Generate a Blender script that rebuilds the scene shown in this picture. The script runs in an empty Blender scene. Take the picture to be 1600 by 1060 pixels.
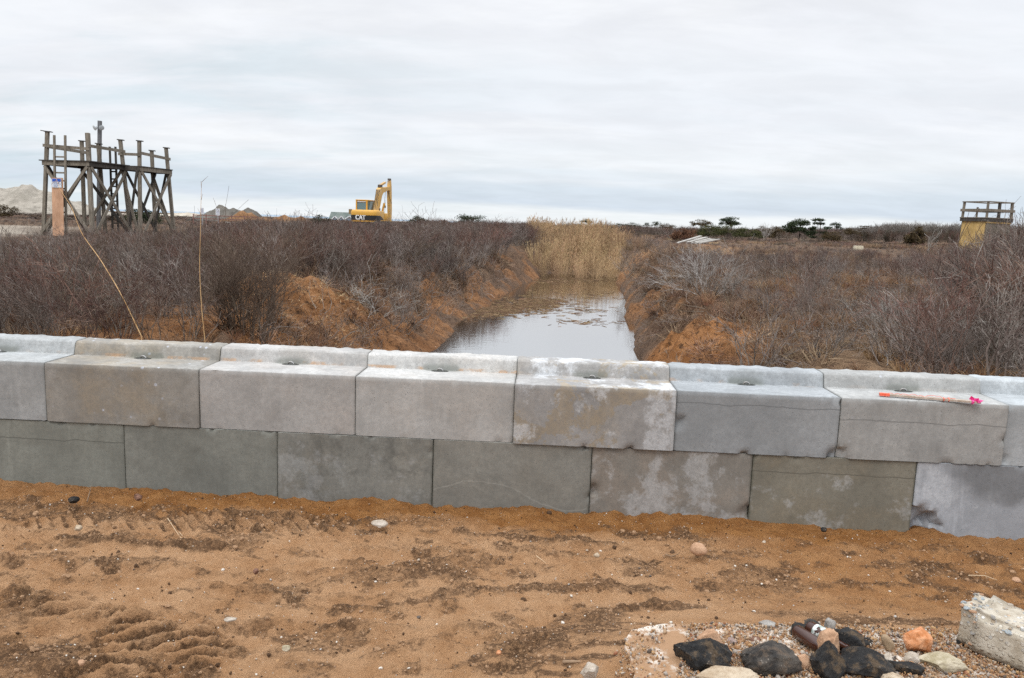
import bpy, bmesh, math, random
import numpy as np
from mathutils import Vector, Matrix, Euler

scene = bpy.context.scene
COL = scene.collection
R = math.radians
rng = np.random.default_rng(7)
random.seed(7)

# ------------------------------------------------------------------ camera
CAM_Z = 2.2
F_PX, PITCH, ROLL = 1244.0, 0.1444, 0.0358
_r = Vector((1, 0, 0)); _u = Vector((0, math.sin(PITCH), math.cos(PITCH))); _f = Vector((0, math.cos(PITCH), -math.sin(PITCH)))
CR = _r * math.cos(ROLL) + _u * math.sin(ROLL)
CU = _u * math.cos(ROLL) - _r * math.sin(ROLL)
CF = _f
CAM = Vector((0, 0, CAM_Z))
cd = bpy.data.cameras.new('camera'); co = bpy.data.objects.new('camera', cd); COL.objects.link(co)
cd.sensor_width = 36; cd.lens = F_PX / 1600 * 36; cd.clip_start = 0.05; cd.clip_end = 20000
M3 = Matrix((CR, CU, -CF)).transposed()
co.matrix_world = Matrix.Translation(CAM) @ M3.to_4x4()
scene.camera = co
scene.cycles.use_denoising = False

def ray(u, v):
    return CF + CR * ((u - 800) / F_PX) + CU * ((530 - v) / F_PX)
def PZ(u, v, z):
    d = ray(u, v); t = (z - CAM_Z) / d.z
    return CAM + d * t
def PY(u, v, Y):
    d = ray(u, v); return CAM + d * (Y / d.y)
def proj(x, y, z):
    """numpy: world -> photo pixel"""
    x = np.asarray(x, float); y = np.asarray(y, float); z = np.asarray(z, float) - CAM_Z
    a = x * CR.x + y * CR.y + z * CR.z; b = x * CU.x + y * CU.y + z * CU.z; c = x * CF.x + y * CF.y + z * CF.z
    c = np.maximum(c, 0.01)
    return 800 + F_PX * a / c, 530 - F_PX * b / c

# ------------------------------------------------------------------ noise
def _hash(ix, iy, seed):
    h = (ix.astype(np.int64) * 374761393 + iy.astype(np.int64) * 668265263 + seed * 1442695041) & 0xffffffff
    h = ((h ^ (h >> 13)) * 1274126177) & 0xffffffff
    h = h ^ (h >> 16)
    return (h & 0xffffff) / float(0xffffff)
def vnoise(x, y, seed=0):
    x = np.asarray(x, float); y = np.asarray(y, float)
    ix = np.floor(x); iy = np.floor(y); fx = x - ix; fy = y - iy
    fx = fx * fx * (3 - 2 * fx); fy = fy * fy * (3 - 2 * fy)
    a = _hash(ix, iy, seed); b = _hash(ix + 1, iy, seed); c = _hash(ix, iy + 1, seed); d = _hash(ix + 1, iy + 1, seed)
    return (a * (1 - fx) + b * fx) * (1 - fy) + (c * (1 - fx) + d * fx) * fy
def fbm(x, y, seed=0, o=4, g=0.5):
    s = 0; a = 1; t = 0
    for k in range(o):
        s = s + a * vnoise(np.asarray(x) * 2 ** k + 17.3 * k, np.asarray(y) * 2 ** k - 9.1 * k, seed + k); t += a; a *= g
    return s / t
def sstep(a, b, x):
    t = np.clip((np.asarray(x, float) - a) / (b - a), 0, 1); return t * t * (3 - 2 * t)

# ------------------------------------------------------------------ object helpers
def tag(o, label=None, cat=None, group=None, kind=None):
    if label: o['label'] = label
    if cat: o['category'] = cat
    if group: o['group'] = group
    if kind: o['kind'] = kind
    return o
def link(o, parent=None):
    COL.objects.link(o)
    if parent is not None: o.parent = parent
    return o
def empty(name, loc=(0, 0, 0), rz=0.0):
    o = bpy.data.objects.new(name, None); o.empty_display_size = .2
    o.location = loc; o.rotation_euler = (0, 0, rz); COL.objects.link(o); return o
def mesh_np(name, V, F, mats, smooth=False, midx=None, attrs=None, fsize=None):
    """V (n,3); F (m,k) equal-size faces"""
    V = np.asarray(V, np.float32); F = np.asarray(F, np.int32)
    me = bpy.data.meshes.new(name); k = F.shape[1]; m = F.shape[0]
    me.vertices.add(len(V)); me.vertices.foreach_set('co', V.ravel())
    me.loops.add(m * k); me.loops.foreach_set('vertex_index', F.ravel())
    me.polygons.add(m); me.polygons.foreach_set('loop_start', np.arange(0, m * k, k, dtype=np.int32))
    if not isinstance(mats, (list, tuple)): mats = [mats]
    for mt in mats: me.materials.append(mt)
    if midx is not None: me.polygons.foreach_set('material_index', np.asarray(midx, np.int32))
    me.polygons.foreach_set('use_smooth', np.full(m, bool(smooth)))
    for an, av in (attrs or {}).items():
        a = me.attributes.new(an, 'FLOAT', 'POINT'); a.data.foreach_set('value', np.asarray(av, np.float32).ravel())
    me.update(calc_edges=True); me.validate()
    return me
def obj(name, me, parent=None):
    return link(bpy.data.objects.new(name, me), parent)
class MB:
    """bmesh collector"""
    def __init__(s): s.bm = bmesh.new()
    def _xf(s, vs, M):
        for v in vs: v.co = M @ v.co
    def box(s, c, d, rot=(0, 0, 0), bev=0.0):
        vs = bmesh.ops.create_cube(s.bm, size=1)['verts']
        M = Matrix.Translation(c) @ Euler(rot).to_matrix().to_4x4() @ Matrix.Diagonal((d[0], d[1], d[2], 1))
        s._xf(vs, M)
        if bev:
            es = list({e for v in vs for e in v.link_edges})
            bmesh.ops.bevel(s.bm, geom=es, offset=bev, segments=2, profile=.5, affect='EDGES')
        return s
    def bar(s, a, b, w, h=None, bev=0.0, up=(0, 0, 1)):
        a = Vector(a); b = Vector(b); h = h or w
        d = b - a; L = d.length; z = d.normalized()
        x = Vector(up).cross(z)
        if x.length < 1e-3: x = Vector((1, 0, 0)).cross(z)
        x.normalize(); y = z.cross(x)
        vs = bmesh.ops.create_cube(s.bm, size=1)['verts']
        M = Matrix((x * w, y * h, z * L)).transposed().to_4x4(); M.translation = (a + b) / 2
        s._xf(vs, M)
        if bev:
            es = list({e for v in vs for e in v.link_edges})
            bmesh.ops.bevel(s.bm, geom=es, offset=bev, segments=1, affect='EDGES')
        return s
    def tube(s, pts, r, n=8, cap=True):
        pts = [Vector(p) for p in pts]
        rs = r if isinstance(r, (list, tuple)) else [r] * len(pts)
        rings = []
        for i, p in enumerate(pts):
            t = (pts[min(i + 1, len(pts) - 1)] - pts[max(i - 1, 0)]).normalized()
            x = Vector((0, 0, 1)).cross(t)
            if x.length < 1e-2: x = Vector((1, 0, 0)).cross(t)
            x.normalize(); y = t.cross(x)
            rings.append([s.bm.verts.new(p + (x * math.cos(2 * math.pi * k / n) + y * math.sin(2 * math.pi * k / n)) * rs[i]) for k in range(n)])
        for a, b in zip(rings, rings[1:]):
            for k in range(n): s.bm.faces.new((a[k], a[(k + 1) % n], b[(k + 1) % n], b[k]))
        if cap:
            s.bm.faces.new(rings[0][::-1]); s.bm.faces.new(rings[-1])
        return s
    def lathe(s, prof, n=20, M=None):
        rings = []
        for r, z in prof:
            rings.append([s.bm.verts.new(Vector((r * math.cos(2 * math.pi * k / n), r * math.sin(2 * math.pi * k / n), z))) for k in range(n)])
        for a, b in zip(rings, rings[1:]):
            for k in range(n): s.bm.faces.new((a[k], a[(k + 1) % n], b[(k + 1) % n], b[k]))
        s.bm.faces.new(rings[0][::-1]); s.bm.faces.new(rings[-1])
        if M is not None:
            for ring in rings: s._xf(ring, M)
        return s
    def prism(s, poly, depth_vec):
        """poly: list of 3d points; extruded along depth_vec"""
        dv = Vector(depth_vec)
        a = [s.bm.verts.new(Vector(p)) for p in poly]; b = [s.bm.verts.new(Vector(p) + dv) for p in poly]
        n = len(poly)
        s.bm.faces.new(a); s.bm.faces.new(b[::-1])
        for k in range(n): s.bm.faces.new((a[k], b[k], b[(k + 1) % n], a[(k + 1) % n]))
        return s
    def build(s, name, mat, parent=None, smooth=None, bevel=0):
        if bevel: bmesh.ops.bevel(s.bm, geom=list(s.bm.edges), offset=bevel, segments=2, affect='EDGES')
        bmesh.ops.recalc_face_normals(s.bm, faces=list(s.bm.faces))
        me = bpy.data.meshes.new(name); s.bm.to_mesh(me); s.bm.free(); me.materials.append(mat)
        if smooth is not None:
            me.shade_smooth(); me.set_sharp_from_angle(angle=R(smooth))
        return obj(name, me, parent)

# ------------------------------------------------------------------ material helpers
class NT:
    def __init__(s, name):
        s.m = bpy.data.materials.new(name); s.m.use_nodes = True; s.t = s.m.node_tree
        s.t.nodes.clear()
        s.out = s.t.nodes.new('ShaderNodeOutputMaterial'); s.b = s.t.nodes.new('ShaderNodeBsdfPrincipled')
        s.t.links.new(s.b.outputs[0], s.out.inputs[0])
        s.tc = s.t.nodes.new('ShaderNodeTexCoord')
    def n(s, typ, **kw):
        nd = s.t.nodes.new(typ)
        for k, v in kw.items(): setattr(nd, k, v)
        return nd
    def L(s, a, b): s.t.links.new(a, b)
    def set(s, sock, v):
        if isinstance(v, bpy.types.NodeSocket): s.L(v, sock)
        elif isinstance(v, (tuple, list)):
            sock.default_value = (*v, 1) if (len(v) == 3 and sock.type == 'RGBA') else v
        else: sock.default_value = v
    def co(s, kind='Object', scale=(1, 1, 1), loc=(0, 0, 0), rot=(0, 0, 0), src=None):
        mp = s.n('ShaderNodeMapping'); s.L(src or s.tc.outputs[kind], mp.inputs[0])
        mp.inputs['Location'].default_value = loc; mp.inputs['Scale'].default_value = scale; mp.inputs['Rotation'].default_value = rot
        return mp.outputs[0]
    def noise(s, co, scale=5, detail=4, rough=.55, dist=0.0):
        nd = s.n('ShaderNodeTexNoise'); s.L(co, nd.inputs['Vector'])
        nd.inputs['Scale'].default_value = scale; nd.inputs['Detail'].default_value = detail
        nd.inputs['Roughness'].default_value = rough; nd.inputs['Distortion'].default_value = dist
        return nd.outputs['Fac']
    def vor(s, co, scale=5, feature='F1', out='Distance', rnd=1.0):
        nd = s.n('ShaderNodeTexVoronoi', feature=feature); s.L(co, nd.inputs['Vector']); nd.inputs['Scale'].default_value = scale
        if 'Randomness' in nd.inputs: nd.inputs['Randomness'].default_value = rnd
        return nd.outputs[out]
    def rng(s, x, a, b, c=0.0, d=1.0, smooth=True):
        nd = s.n('ShaderNodeMapRange'); nd.interpolation_type = 'SMOOTHSTEP' if smooth else 'LINEAR'
        s.L(x, nd.inputs[0])
        for i, v in zip((1, 2, 3, 4), (a, b, c, d)): nd.inputs[i].default_value = v
        return nd.outputs[0]
    def math(s, op, a, b=0.0, clamp=False):
        nd = s.n('ShaderNodeMath', operation=op); nd.use_clamp = clamp
        s.set(nd.inputs[0], a); s.set(nd.inputs[1], b); return nd.outputs[0]
    def mix(s, f, a, b, mode='MIX'):
        nd = s.n('ShaderNodeMix', data_type='RGBA', blend_type=mode)
        s.set(nd.inputs[0], f); s.set(nd.inputs[6], a); s.set(nd.inputs[7], b); return nd.outputs[2]
    def ramp(s, x, stops, interp='LINEAR'):
        nd = s.n('ShaderNodeValToRGB'); cr = nd.color_ramp; cr.interpolation = interp
        while len(cr.elements) < len(stops): cr.elements.new(.5)
        for e, (p, c) in zip(cr.elements, stops): e.position = p; e.color = (*c, 1)
        s.L(x, nd.inputs[0]); return nd.outputs[0]
    def attr(s, name):
        nd = s.n('ShaderNodeAttribute', attribute_name=name); return nd.outputs['Fac']
    def rand(s): return s.n('ShaderNodeObjectInfo').outputs['Random']
    def sep(s, v):
        nd = s.n('ShaderNodeSeparateXYZ'); s.L(v, nd.inputs[0]); return nd.outputs
    def bump(s, h, strength=.5, dist=.01):
        nd = s.n('ShaderNodeBump'); s.L(h, nd.inputs['Height']); nd.inputs['Strength'].default_value = strength; nd.inputs['Distance'].default_value = dist
        s.L(nd.outputs[0], s.b.inputs['Normal']); return nd
    def done(s, color=None, rough=.8, spec=.3, metal=0.0):
        if color is not None: s.set(s.b.inputs['Base Color'], color)
        s.set(s.b.inputs['Roughness'], rough); s.b.inputs['Specular IOR Level'].default_value = spec; s.b.inputs['Metallic'].default_value = metal
        return s.m
def mat_mottle(name, c1, c2, scale=8, rough=.85, spec=.25, bump=.0, bscale=40, metal=0, vary=0.0):
    t = NT(name); c = t.co('Object')
    col = t.mix(t.rng(t.noise(c, scale, 5, .6), .35, .65), c1, c2)
    if vary:
        v = t.rng(t.rand(), 0, 1, 1 - vary, 1 + vary, False)
        hs = t.n('ShaderNodeHueSaturation'); t.L(col, hs.inputs['Color']); t.L(v, hs.inputs['Value']); col = hs.outputs[0]
    if bump: t.bump(t.noise(c, bscale, 4), bump, .01)
    return t.done(col, rough, spec, metal)
def mat_wood(name, c1, c2, rough=.85):
    t = NT(name); c = t.co('Object')
    g = t.noise(t.co('Object', (9, 9, 1.2)), 2.5, 6, .65)
    col = t.mix(t.rng(g, .35, .68), c1, c2)
    col = t.mix(t.rng(t.noise(c, 1.3, 3), .45, .7, 0, .5), col, tuple(x * .55 for x in c1))
    t.bump(g, .3, .01)
    return t.done(col, rough, .2)

# ------------------------------------------------------------------ world and sun
w = bpy.data.worlds.new('World'); scene.world = w; w.use_nodes = True
wt = w.node_tree; wt.nodes.clear()
def build_world():
    t = NT.__new__(NT); t.t = wt; t.m = None
    t.out = wt.nodes.new('ShaderNodeOutputWorld'); bg = wt.nodes.new('ShaderNodeBackground'); wt.links.new(bg.outputs[0], t.out.inputs[0])
    t.tc = wt.nodes.new('ShaderNodeTexCoord')
    vn = t.n('ShaderNodeVectorMath', operation='NORMALIZE'); t.L(t.tc.outputs['Generated'], vn.inputs[0])
    xyz = t.sep(vn.outputs[0]); z = t.math('MAXIMUM', xyz[2], 0.0)
    den = t.math('ADD', z, .16)
    cx = t.math('DIVIDE', xyz[0], den); cy = t.math('DIVIDE', xyz[1], den)
    cb = t.n('ShaderNodeCombineXYZ'); t.L(cx, cb.inputs[0]); t.L(cy, cb.inputs[1])
    co1 = t.co(src=cb.outputs[0], scale=(.34, 1.0, 1), rot=(0, 0, .10), loc=(3.1, 1.7, 0))
    n1 = t.noise(co1, 1.15, 6, .55, .3)
    n2 = t.noise(t.co(src=cb.outputs[0], scale=(.5, 1.2, 1), loc=(8, 2, 0)), 3.2, 6, .6, .4)
    nn = t.math('ADD', t.math('MULTIPLY', n1, .72), t.math('MULTIPLY', n2, .28))
    # elevation profile of an overcast sky above the sea
    white = (.83, .862, .90); grey = (.50, .605, .72); lav = (.74, .765, .82); teal = (.58, .70, .76)
    zz = t.math('ADD', z, t.math('MULTIPLY', t.math('SUBTRACT', n1, .5), .045))
    prof = t.ramp(zz, [(0.0, (.88, .91, .93)), (.016, (.87, .905, .93)), (.026, (.64, .72, .815)), (.048, (.68, .755, .835)), (.072, (.86, .885, .92)), (.13, (.83, .855, .90)), (.20, (.86, .88, .915)), (.28, (.82, .835, .875)), (1.0, (.84, .86, .89))])
    f = t.rng(nn, .40, .60, 0, 1)
    col = t.mix(t.math('MULTIPLY', t.rng(nn, .40, .56, .6, 0), t.rng(xyz[0], -.55, .15, 1, .15)), prof, teal)
    col = t.mix(t.math('MULTIPLY', t.rng(nn, .54, .66), t.rng(z, .03, .1)), col, (.90, .915, .94))
    n3 = t.noise(t.co(src=cb.outputs[0], scale=(.8, 1.3, 1), loc=(1, 9, 0)), 2.4, 7, .6, .3)
    mv = t.n('ShaderNodeVectorMath', operation='SCALE'); t.L(col, mv.inputs[0]); t.L(t.rng(n3, .3, .7, .97, 1.065), mv.inputs['Scale']); col = mv.outputs[0]
    sky = t.n('ShaderNodeTexSky', sky_type='NISHITA'); sky.sun_disc = False
    sky.sun_elevation = SUN_EL; sky.sun_rotation = SUN_ROT
    ns = t.n('ShaderNodeVectorMath', operation='SCALE'); t.L(sky.outputs[0], ns.inputs[0]); ns.inputs['Scale'].default_value = .10
    col = t.mix(.06, col, ns.outputs[0])
    gain = t.math('ADD', t.rng(z, .28, .95, 1.05, 3.1), 0)
    sc = t.n('ShaderNodeVectorMath', operation='SCALE'); t.L(col, sc.inputs[0]); t.L(gain, sc.inputs['Scale'])
    t.L(sc.outputs[0], bg.inputs[0]); bg.inputs[1].default_value = 1.0
SUN_EL, SUN_ROT = R(52), R(215)
build_world()
sl = bpy.data.lights.new('sun', 'SUN'); sl.energy = 1.0; sl.angle = R(25); sl.color = (1, .96, .9)
so = bpy.data.objects.new('sun', sl); COL.objects.link(so)
sd = Vector((math.sin(SUN_ROT) * math.cos(SUN_EL), math.cos(SUN_ROT) * math.cos(SUN_EL), math.sin(SUN_EL)))
so.rotation_euler = (-sd).to_track_quat('-Z', 'Y').to_euler(); so.location = sd * 50
scene.view_settings.view_transform = 'Standard'; scene.view_settings.look = 'None'
scene.view_settings.exposure = 0; scene.view_settings.gamma = 1

# ------------------------------------------------------------------ wall line
WA = 0.0407; WD = 5.93
WT = Vector((math.cos(WA), -math.sin(WA), 0)); WN = Vector((math.sin(WA), math.cos(WA), 0))   # WN points away from the camera
PITCH_B = 1.222
Z_TOP, Z_MID = CAM_Z - 1.2026, CAM_Z - 1.669     # ledge height, joint between the courses
def wall_dist(x, y):
    """signed distance behind the wall's front face"""
    return np.asarray(x) * WN.x + (np.asarray(y) - WD) * WN.y

# ------------------------------------------------------------------ concrete
TOP_LIGHT = .8
def concrete(name, base, warm=(.36, .30, .22), warm_a=.2, white_a=.0, dark_a=.15, streak=.15, line=None, spots=0.0, green=.3, seed=0, arc=False, tan_a=0.0, top=True, stainx=None, deposit=.3, pores=.5):
    t = NT(name); o = (seed * 7.3, seed * 3.1, seed * 1.7); c = t.co('Object', loc=o); P = t.tc.outputs['Object']; xyz = t.sep(P); base = tuple(b * .96 for b in base)
    col = t.mix(t.rng(t.noise(c, 2.2, 6, .62, .2), .34, .66), tuple(b * .80 for b in base), tuple(b * 1.12 for b in base))
    if warm_a: col = t.mix(t.math('MULTIPLY', t.rng(t.noise(t.co('Object', loc=(o[1], o[0], 3)), 2.2, 8, .68, .15), .44, .62), warm_a), col, warm)
    if tan_a:
        k = t.rng(t.noise(t.co('Object', loc=(o[0] + 2, 1, o[1])), 3.0, 10, .68, .25), .52, .545)
        col = t.mix(t.math('MULTIPLY', k, tan_a), col, (.30, .235, .15))
    if dark_a:
        k = t.rng(t.noise(t.co('Object', loc=(o[2], 5, o[0])), 3.1, 10, .72, .15), .50, .66)
        col = t.mix(t.math('MULTIPLY', k, dark_a), col, tuple(b * .42 for b in base))
    if white_a:
        k = t.rng(t.noise(t.co('Object', loc=(o[1] + 4, 2, o[2])), 2.6, 10, .72, .2), .51, .60)
        col = t.mix(t.math('MULTIPLY', k, white_a), col, (.62, .64, .66))
    if streak:
        k = t.rng(t.noise(t.co('Object', (9, 2, .9), loc=o), 1.6, 5, .6), .50, .72)
        col = t.mix(t.math('MULTIPLY', k, streak), col, tuple(b * 1.5 for b in base))
        k = t.rng(t.noise(t.co('Object', (7, 2, .7), loc=(o[1] + 3, 0, 0)), 1.8, 5, .6), .54, .74)
        col = t.mix(t.math('MULTIPLY', k, streak), col, tuple(b * .5 for b in base))
    if spots:
        v = t.vor(t.co('Object', loc=(o[0], 0, o[1])), 13, rnd=1)
        m = t.math('MULTIPLY', t.rng(v, .10, .2, 1, 0), t.rng(t.noise(c, 2.1, 2), .50, .58))
        col = t.mix(t.math('MULTIPLY', m, spots), col, (.50, .53, .60))
    wob = t.math('MULTIPLY', t.math('SUBTRACT', t.noise(t.co('Object', (1.5, 1, 1), loc=o), 3, 4), .5), .05)
    if line is not None:
        d = t.math('ABSOLUTE', t.math('SUBTRACT', t.math('ADD', xyz[2], wob), line))
        col = t.mix(t.rng(d, .002, .006, .75, 0), col, tuple(b * .40 for b in base))
    if arc:
        # a pale hairline seam left by the pour
        sx = t.math('SINE', t.math('MULTIPLY', xyz[0], 4.4)); yy = t.math('ADD', t.math('MULTIPLY', sx, .10), t.math('MULTIPLY', wob, 1.5))
        d = t.math('ABSOLUTE', t.math('SUBTRACT', xyz[2], t.math('ADD', yy, .24)))
        col = t.mix(t.rng(d, .002, .008, .5, 0), col, tuple(min(.7, b * 1.6) for b in base))
    if stainx is not None:
        dx = t.math('DIVIDE', t.math('SUBTRACT', xyz[0], stainx[0]), stainx[2]); dz = t.math('DIVIDE', t.math('SUBTRACT', xyz[2], stainx[1]), stainx[3])
        r = t.math('ADD', t.math('ADD', t.math('MULTIPLY', dx, dx), t.math('MULTIPLY', dz, dz)), t.math('MULTIPLY', t.math('SUBTRACT', t.noise(c, 5, 5), .5), 1.6))
        col = t.mix(t.rng(r, .3, 1.1, stainx[4], 0), col, (.10, .10, .10))
    # green-black growth along the vertical joints and the lower arrises
    ex = t.math('MINIMUM', xyz[0], t.math('SUBTRACT', 1.217, xyz[0]))
    ee = t.math('ADD', ex, t.math('MULTIPLY', t.math('SUBTRACT', t.noise(c, 14, 5), .5), .05))
    col = t.mix(t.rng(ee, -.006, .018, .8 * green + .05, 0), col, (.07, .075, .055))
    # blown sand caught on the ledge at the foot of the upstand
    dl = t.math('ABSOLUTE', t.math('SUBTRACT', xyz[1], .405))
    sand = t.math('MULTIPLY', t.rng(dl, .0, .05, 1, 0), t.rng(t.noise(t.co('Object', (3, 10, 1), loc=(o[0], 1, 1)), 1.8, 6, .65), .49, .60))
    sand = t.math('MULTIPLY', t.math('MULTIPLY', sand, t.math('MULTIPLY', t.rng(xyz[2], .44, .46), t.rng(xyz[2], .482, .492, 1, 0))), deposit)
    col = t.mix(t.math('MULTIPLY', sand, .8), col, (.42, .25, .13))
    # the damp patch round the lifting pocket
    if top:
        px = t.math('DIVIDE', t.math('SUBTRACT', xyz[0], .60), .17); py = t.math('DIVIDE', t.math('SUBTRACT', xyz[1], .40), .075)
        pr = t.math('ADD', t.math('ADD', t.math('MULTIPLY', px, px), t.math('MULTIPLY', py, py)), t.math('MULTIPLY', t.math('SUBTRACT', t.noise(c, 9, 5), .5), 1.7))
        col = t.mix(t.math('MULTIPLY', t.rng(pr, .35, 1.05, .72, 0), t.math('MULTIPLY', t.rng(xyz[2], .43, .46), t.rng(xyz[2], .485, .53, 1, .25))), col, (.13, .14, .12))
    # the upward top is painted paler than the cast faces, as if sky-lit
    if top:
        top_lit = t.math('MULTIPLY', t.rng(xyz[2], .4625, .4655), t.rng(t.noise(t.co('Object', (2, 14, 1), loc=o), 2.5, 5, .6), .25, .6, .45, 1)); top_lit = t.math('MULTIPLY', top_lit, TOP_LIGHT)
        col = t.mix(top_lit, col, t.mix(1.0, col, (1.55, 1.57, 1.58), 'MULTIPLY'))
    # grain, pores
    g = t.noise(c, 130, 3, .7)
    col = t.mix(t.rng(g, .3, .7, .42, 0, False), col, tuple(b * .5 for b in base))
    col = t.mix(t.rng(t.noise(c, 26, 8, .75), .36, .62, .38, 0), col, tuple(b * .55 for b in base))
    pv = t.vor(c, 46, rnd=1); pm = t.math('MULTIPLY', t.rng(pv, .08, .17, 1, 0), t.rng(t.noise(c, 6.5, 3), .47, .58))
    col = t.mix(t.math('MULTIPLY', pm, pores), col, tuple(b * .3 for b in base))
    h = t.math('ADD', t.math('MULTIPLY', g, .25), t.math('SUBTRACT', t.math('MULTIPLY', t.noise(c, 22, 5, .6), .8), t.math('MULTIPLY', pm, 1.2)))
    t.bump(h, .45, .004)
    return t.done(col, .82, .25)

def block_mesh(name, mat, prof, seed, chips=(), rough_top=True, W=1.217):
    """profile (y,z) extruded along the wall: arrises rounded, faces a little uneven, corners chipped"""
    r = np.random.default_rng(seed)
    # resample the profile
    P = [np.array(p, float) for p in prof]; pts = []
    for a, b in zip(P, P[1:] + P[:1]):
        n = max(1, int(np.linalg.norm(b - a) / .03)); pts += [a + (b - a) * k / n for k in range(n)]
    pts = np.array(pts); n = len(pts); ctr = np.array([.3, pts[:, 1].mean()])
    xs = np.concatenate([[0, .006], np.linspace(.02, W - .02, 44), [W - .006, W]]); m = len(xs)
    V = np.zeros((m, n, 3))
    for i, x in enumerate(xs):
        ins = .005 if i in (0, m - 1) else (.0025 if i in (1, m - 2) else 0)
        d = pts - ctr; q = pts - np.sign(d) * np.minimum(np.abs(d), ins)
        V[i, :, 0] = x; V[i, :, 1:] = q
    X, Y, Z = V[..., 0].copy(), V[..., 1].copy(), V[..., 2].copy()
    s = seed * 13
    V[..., 1] += np.where(Y < .01, (fbm(X * 4 + s, Z * 4, 3) - .5) * .008 + (vnoise(X * 40 + s, Z * 40, 5) - .5) * .0015, 0)
    ztop = pts[:, 1].max()
    if rough_top:
        back = (Y > .56) & (Z > ztop - .03)
        V[..., 2] += np.where(back & (Y > .59), (fbm(X * 16 + s, Y * 14, 8, 3) - .5) * .022, 0)
        V[..., 1] += np.where(back, (fbm(X * 18 + s, Z, 9, 3) - .5) * .05, 0)
        ed = (Z > .47) & (Y > .42)
        V[..., 2] += np.where(ed, (vnoise(X * 5 + s, Y * 3, 4) - .5) * .002, 0)
    # nibbled arris along the front top edge
    fe = (Y < .02) & (Z > .43) & (Z < .48)
    nib = np.clip(vnoise(X * 30 + s, X * 0, 6) - .70, 0, 1) * .05
    V[..., 2] -= np.where(fe, nib * .35, 0); V[..., 1] += np.where(fe, nib * .35, 0)
    for cx, cz, rad, dep in chips:
        dd = np.sqrt((X - cx) ** 2 + (Z - cz) ** 2) / rad + (vnoise(X * 25 + s, Z * 25, 7) - .5) * .5
        k = np.where(Y < .03, sstep(1.0, .75, dd), 0)
        V[..., 1] += k * (dep + (vnoise(X * 60, Z * 60 + s, 2) - .5) * .03)
    F = []
    idx = np.arange(m * n).reshape(m, n)
    a = idx[:-1]; b = idx[1:]
    F = np.stack([a, np.roll(a, -1, 1), np.roll(b, -1, 1), b], -1).reshape(-1, 4)
    me = bpy.data.meshes.new(name)
    faces = [tuple(f) for f in F] + [tuple(idx[0][::-1]), tuple(idx[-1])]
    me.from_pydata(V.reshape(-1, 3).tolist(), [], faces)
    me.materials.append(mat)
    bm = bmesh.new(); bm.from_mesh(me); bmesh.ops.recalc_face_normals(bm, faces=list(bm.faces)); bm.to_mesh(me); bm.free()
    me.shade_smooth(); me.set_sharp_from_angle(angle=R(48))
    return me

UP = [(0, 0), (0, .459), (.005, .464), (.012, .466), (.405, .466), (.43, .556), (.434, .562), (.452, .575), (.605, .578), (.61, .57), (.61, 0)]
HLO = Z_MID + .12
LO = [(0, 0), (0, HLO - .004), (.006, HLO), (.60, HLO), (.61, HLO - .006), (.61, 0)]
steel = mat_mottle('galvanised_loop', (.22, .20, .18), (.42, .42, .42), 30, .45, .5, metal=.6)
wet = NT('wet_pocket').done((.035, .037, .032), .12, .5)
G = 'concrete blocks of the wall'
up_specs = {
 -3: ('plain', dict(base=(.36, .36, .35))), -2: ('plain', dict(base=(.33, .33, .32))),
 -1: ('bluish grey concrete block cut off by the left edge of the upper course', dict(base=(.335, .345, .345), dark_a=.45, streak=.25, warm_a=.08)),
 0: ('brown-stained concrete block with small white splash spots, in the upper course', dict(base=(.27, .255, .23), warm=(.30, .24, .165), warm_a=.6, dark_a=.35, spots=.9, white_a=.12, deposit=.8)),
 1: ('plain pinkish grey concrete block beside the brown-stained spotted block', dict(base=(.385, .375, .36), warm=(.40, .345, .30), warm_a=.35, dark_a=.18, deposit=.9)),
 2: ('pale smooth concrete block with pinholes, left of the patchy white and tan block', dict(base=(.415, .408, .392), warm=(.42, .37, .32), warm_a=.35, dark_a=.12, pores=.9, deposit=1.0)),
 3: ('concrete block blotched white and tan like old plaster, mid upper course', dict(base=(.315, .305, .295), white_a=.62, tan_a=.75, dark_a=.35, warm_a=.3, deposit=.15)),
 4: ('smooth blue-grey concrete block with a hairline seam near its top, upper course', dict(base=(.30, .315, .325), warm_a=.04, dark_a=.25, line=.37, streak=.1, deposit=.5)),
 5: ('grey concrete block under the wooden stake with pink tape', dict(base=(.345, .345, .335), warm_a=.06, dark_a=.22, line=.30, spots=.35, pores=.8, deposit=.1)),
 6: ('light bluish concrete block cut off by the right edge of the upper course', dict(base=(.37, .39, .40), warm_a=.0, dark_a=.2, deposit=0)),
 7: ('plain', dict(base=(.36, .36, .35))), 8: ('plain', dict(base=(.33, .34, .33)))}
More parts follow.
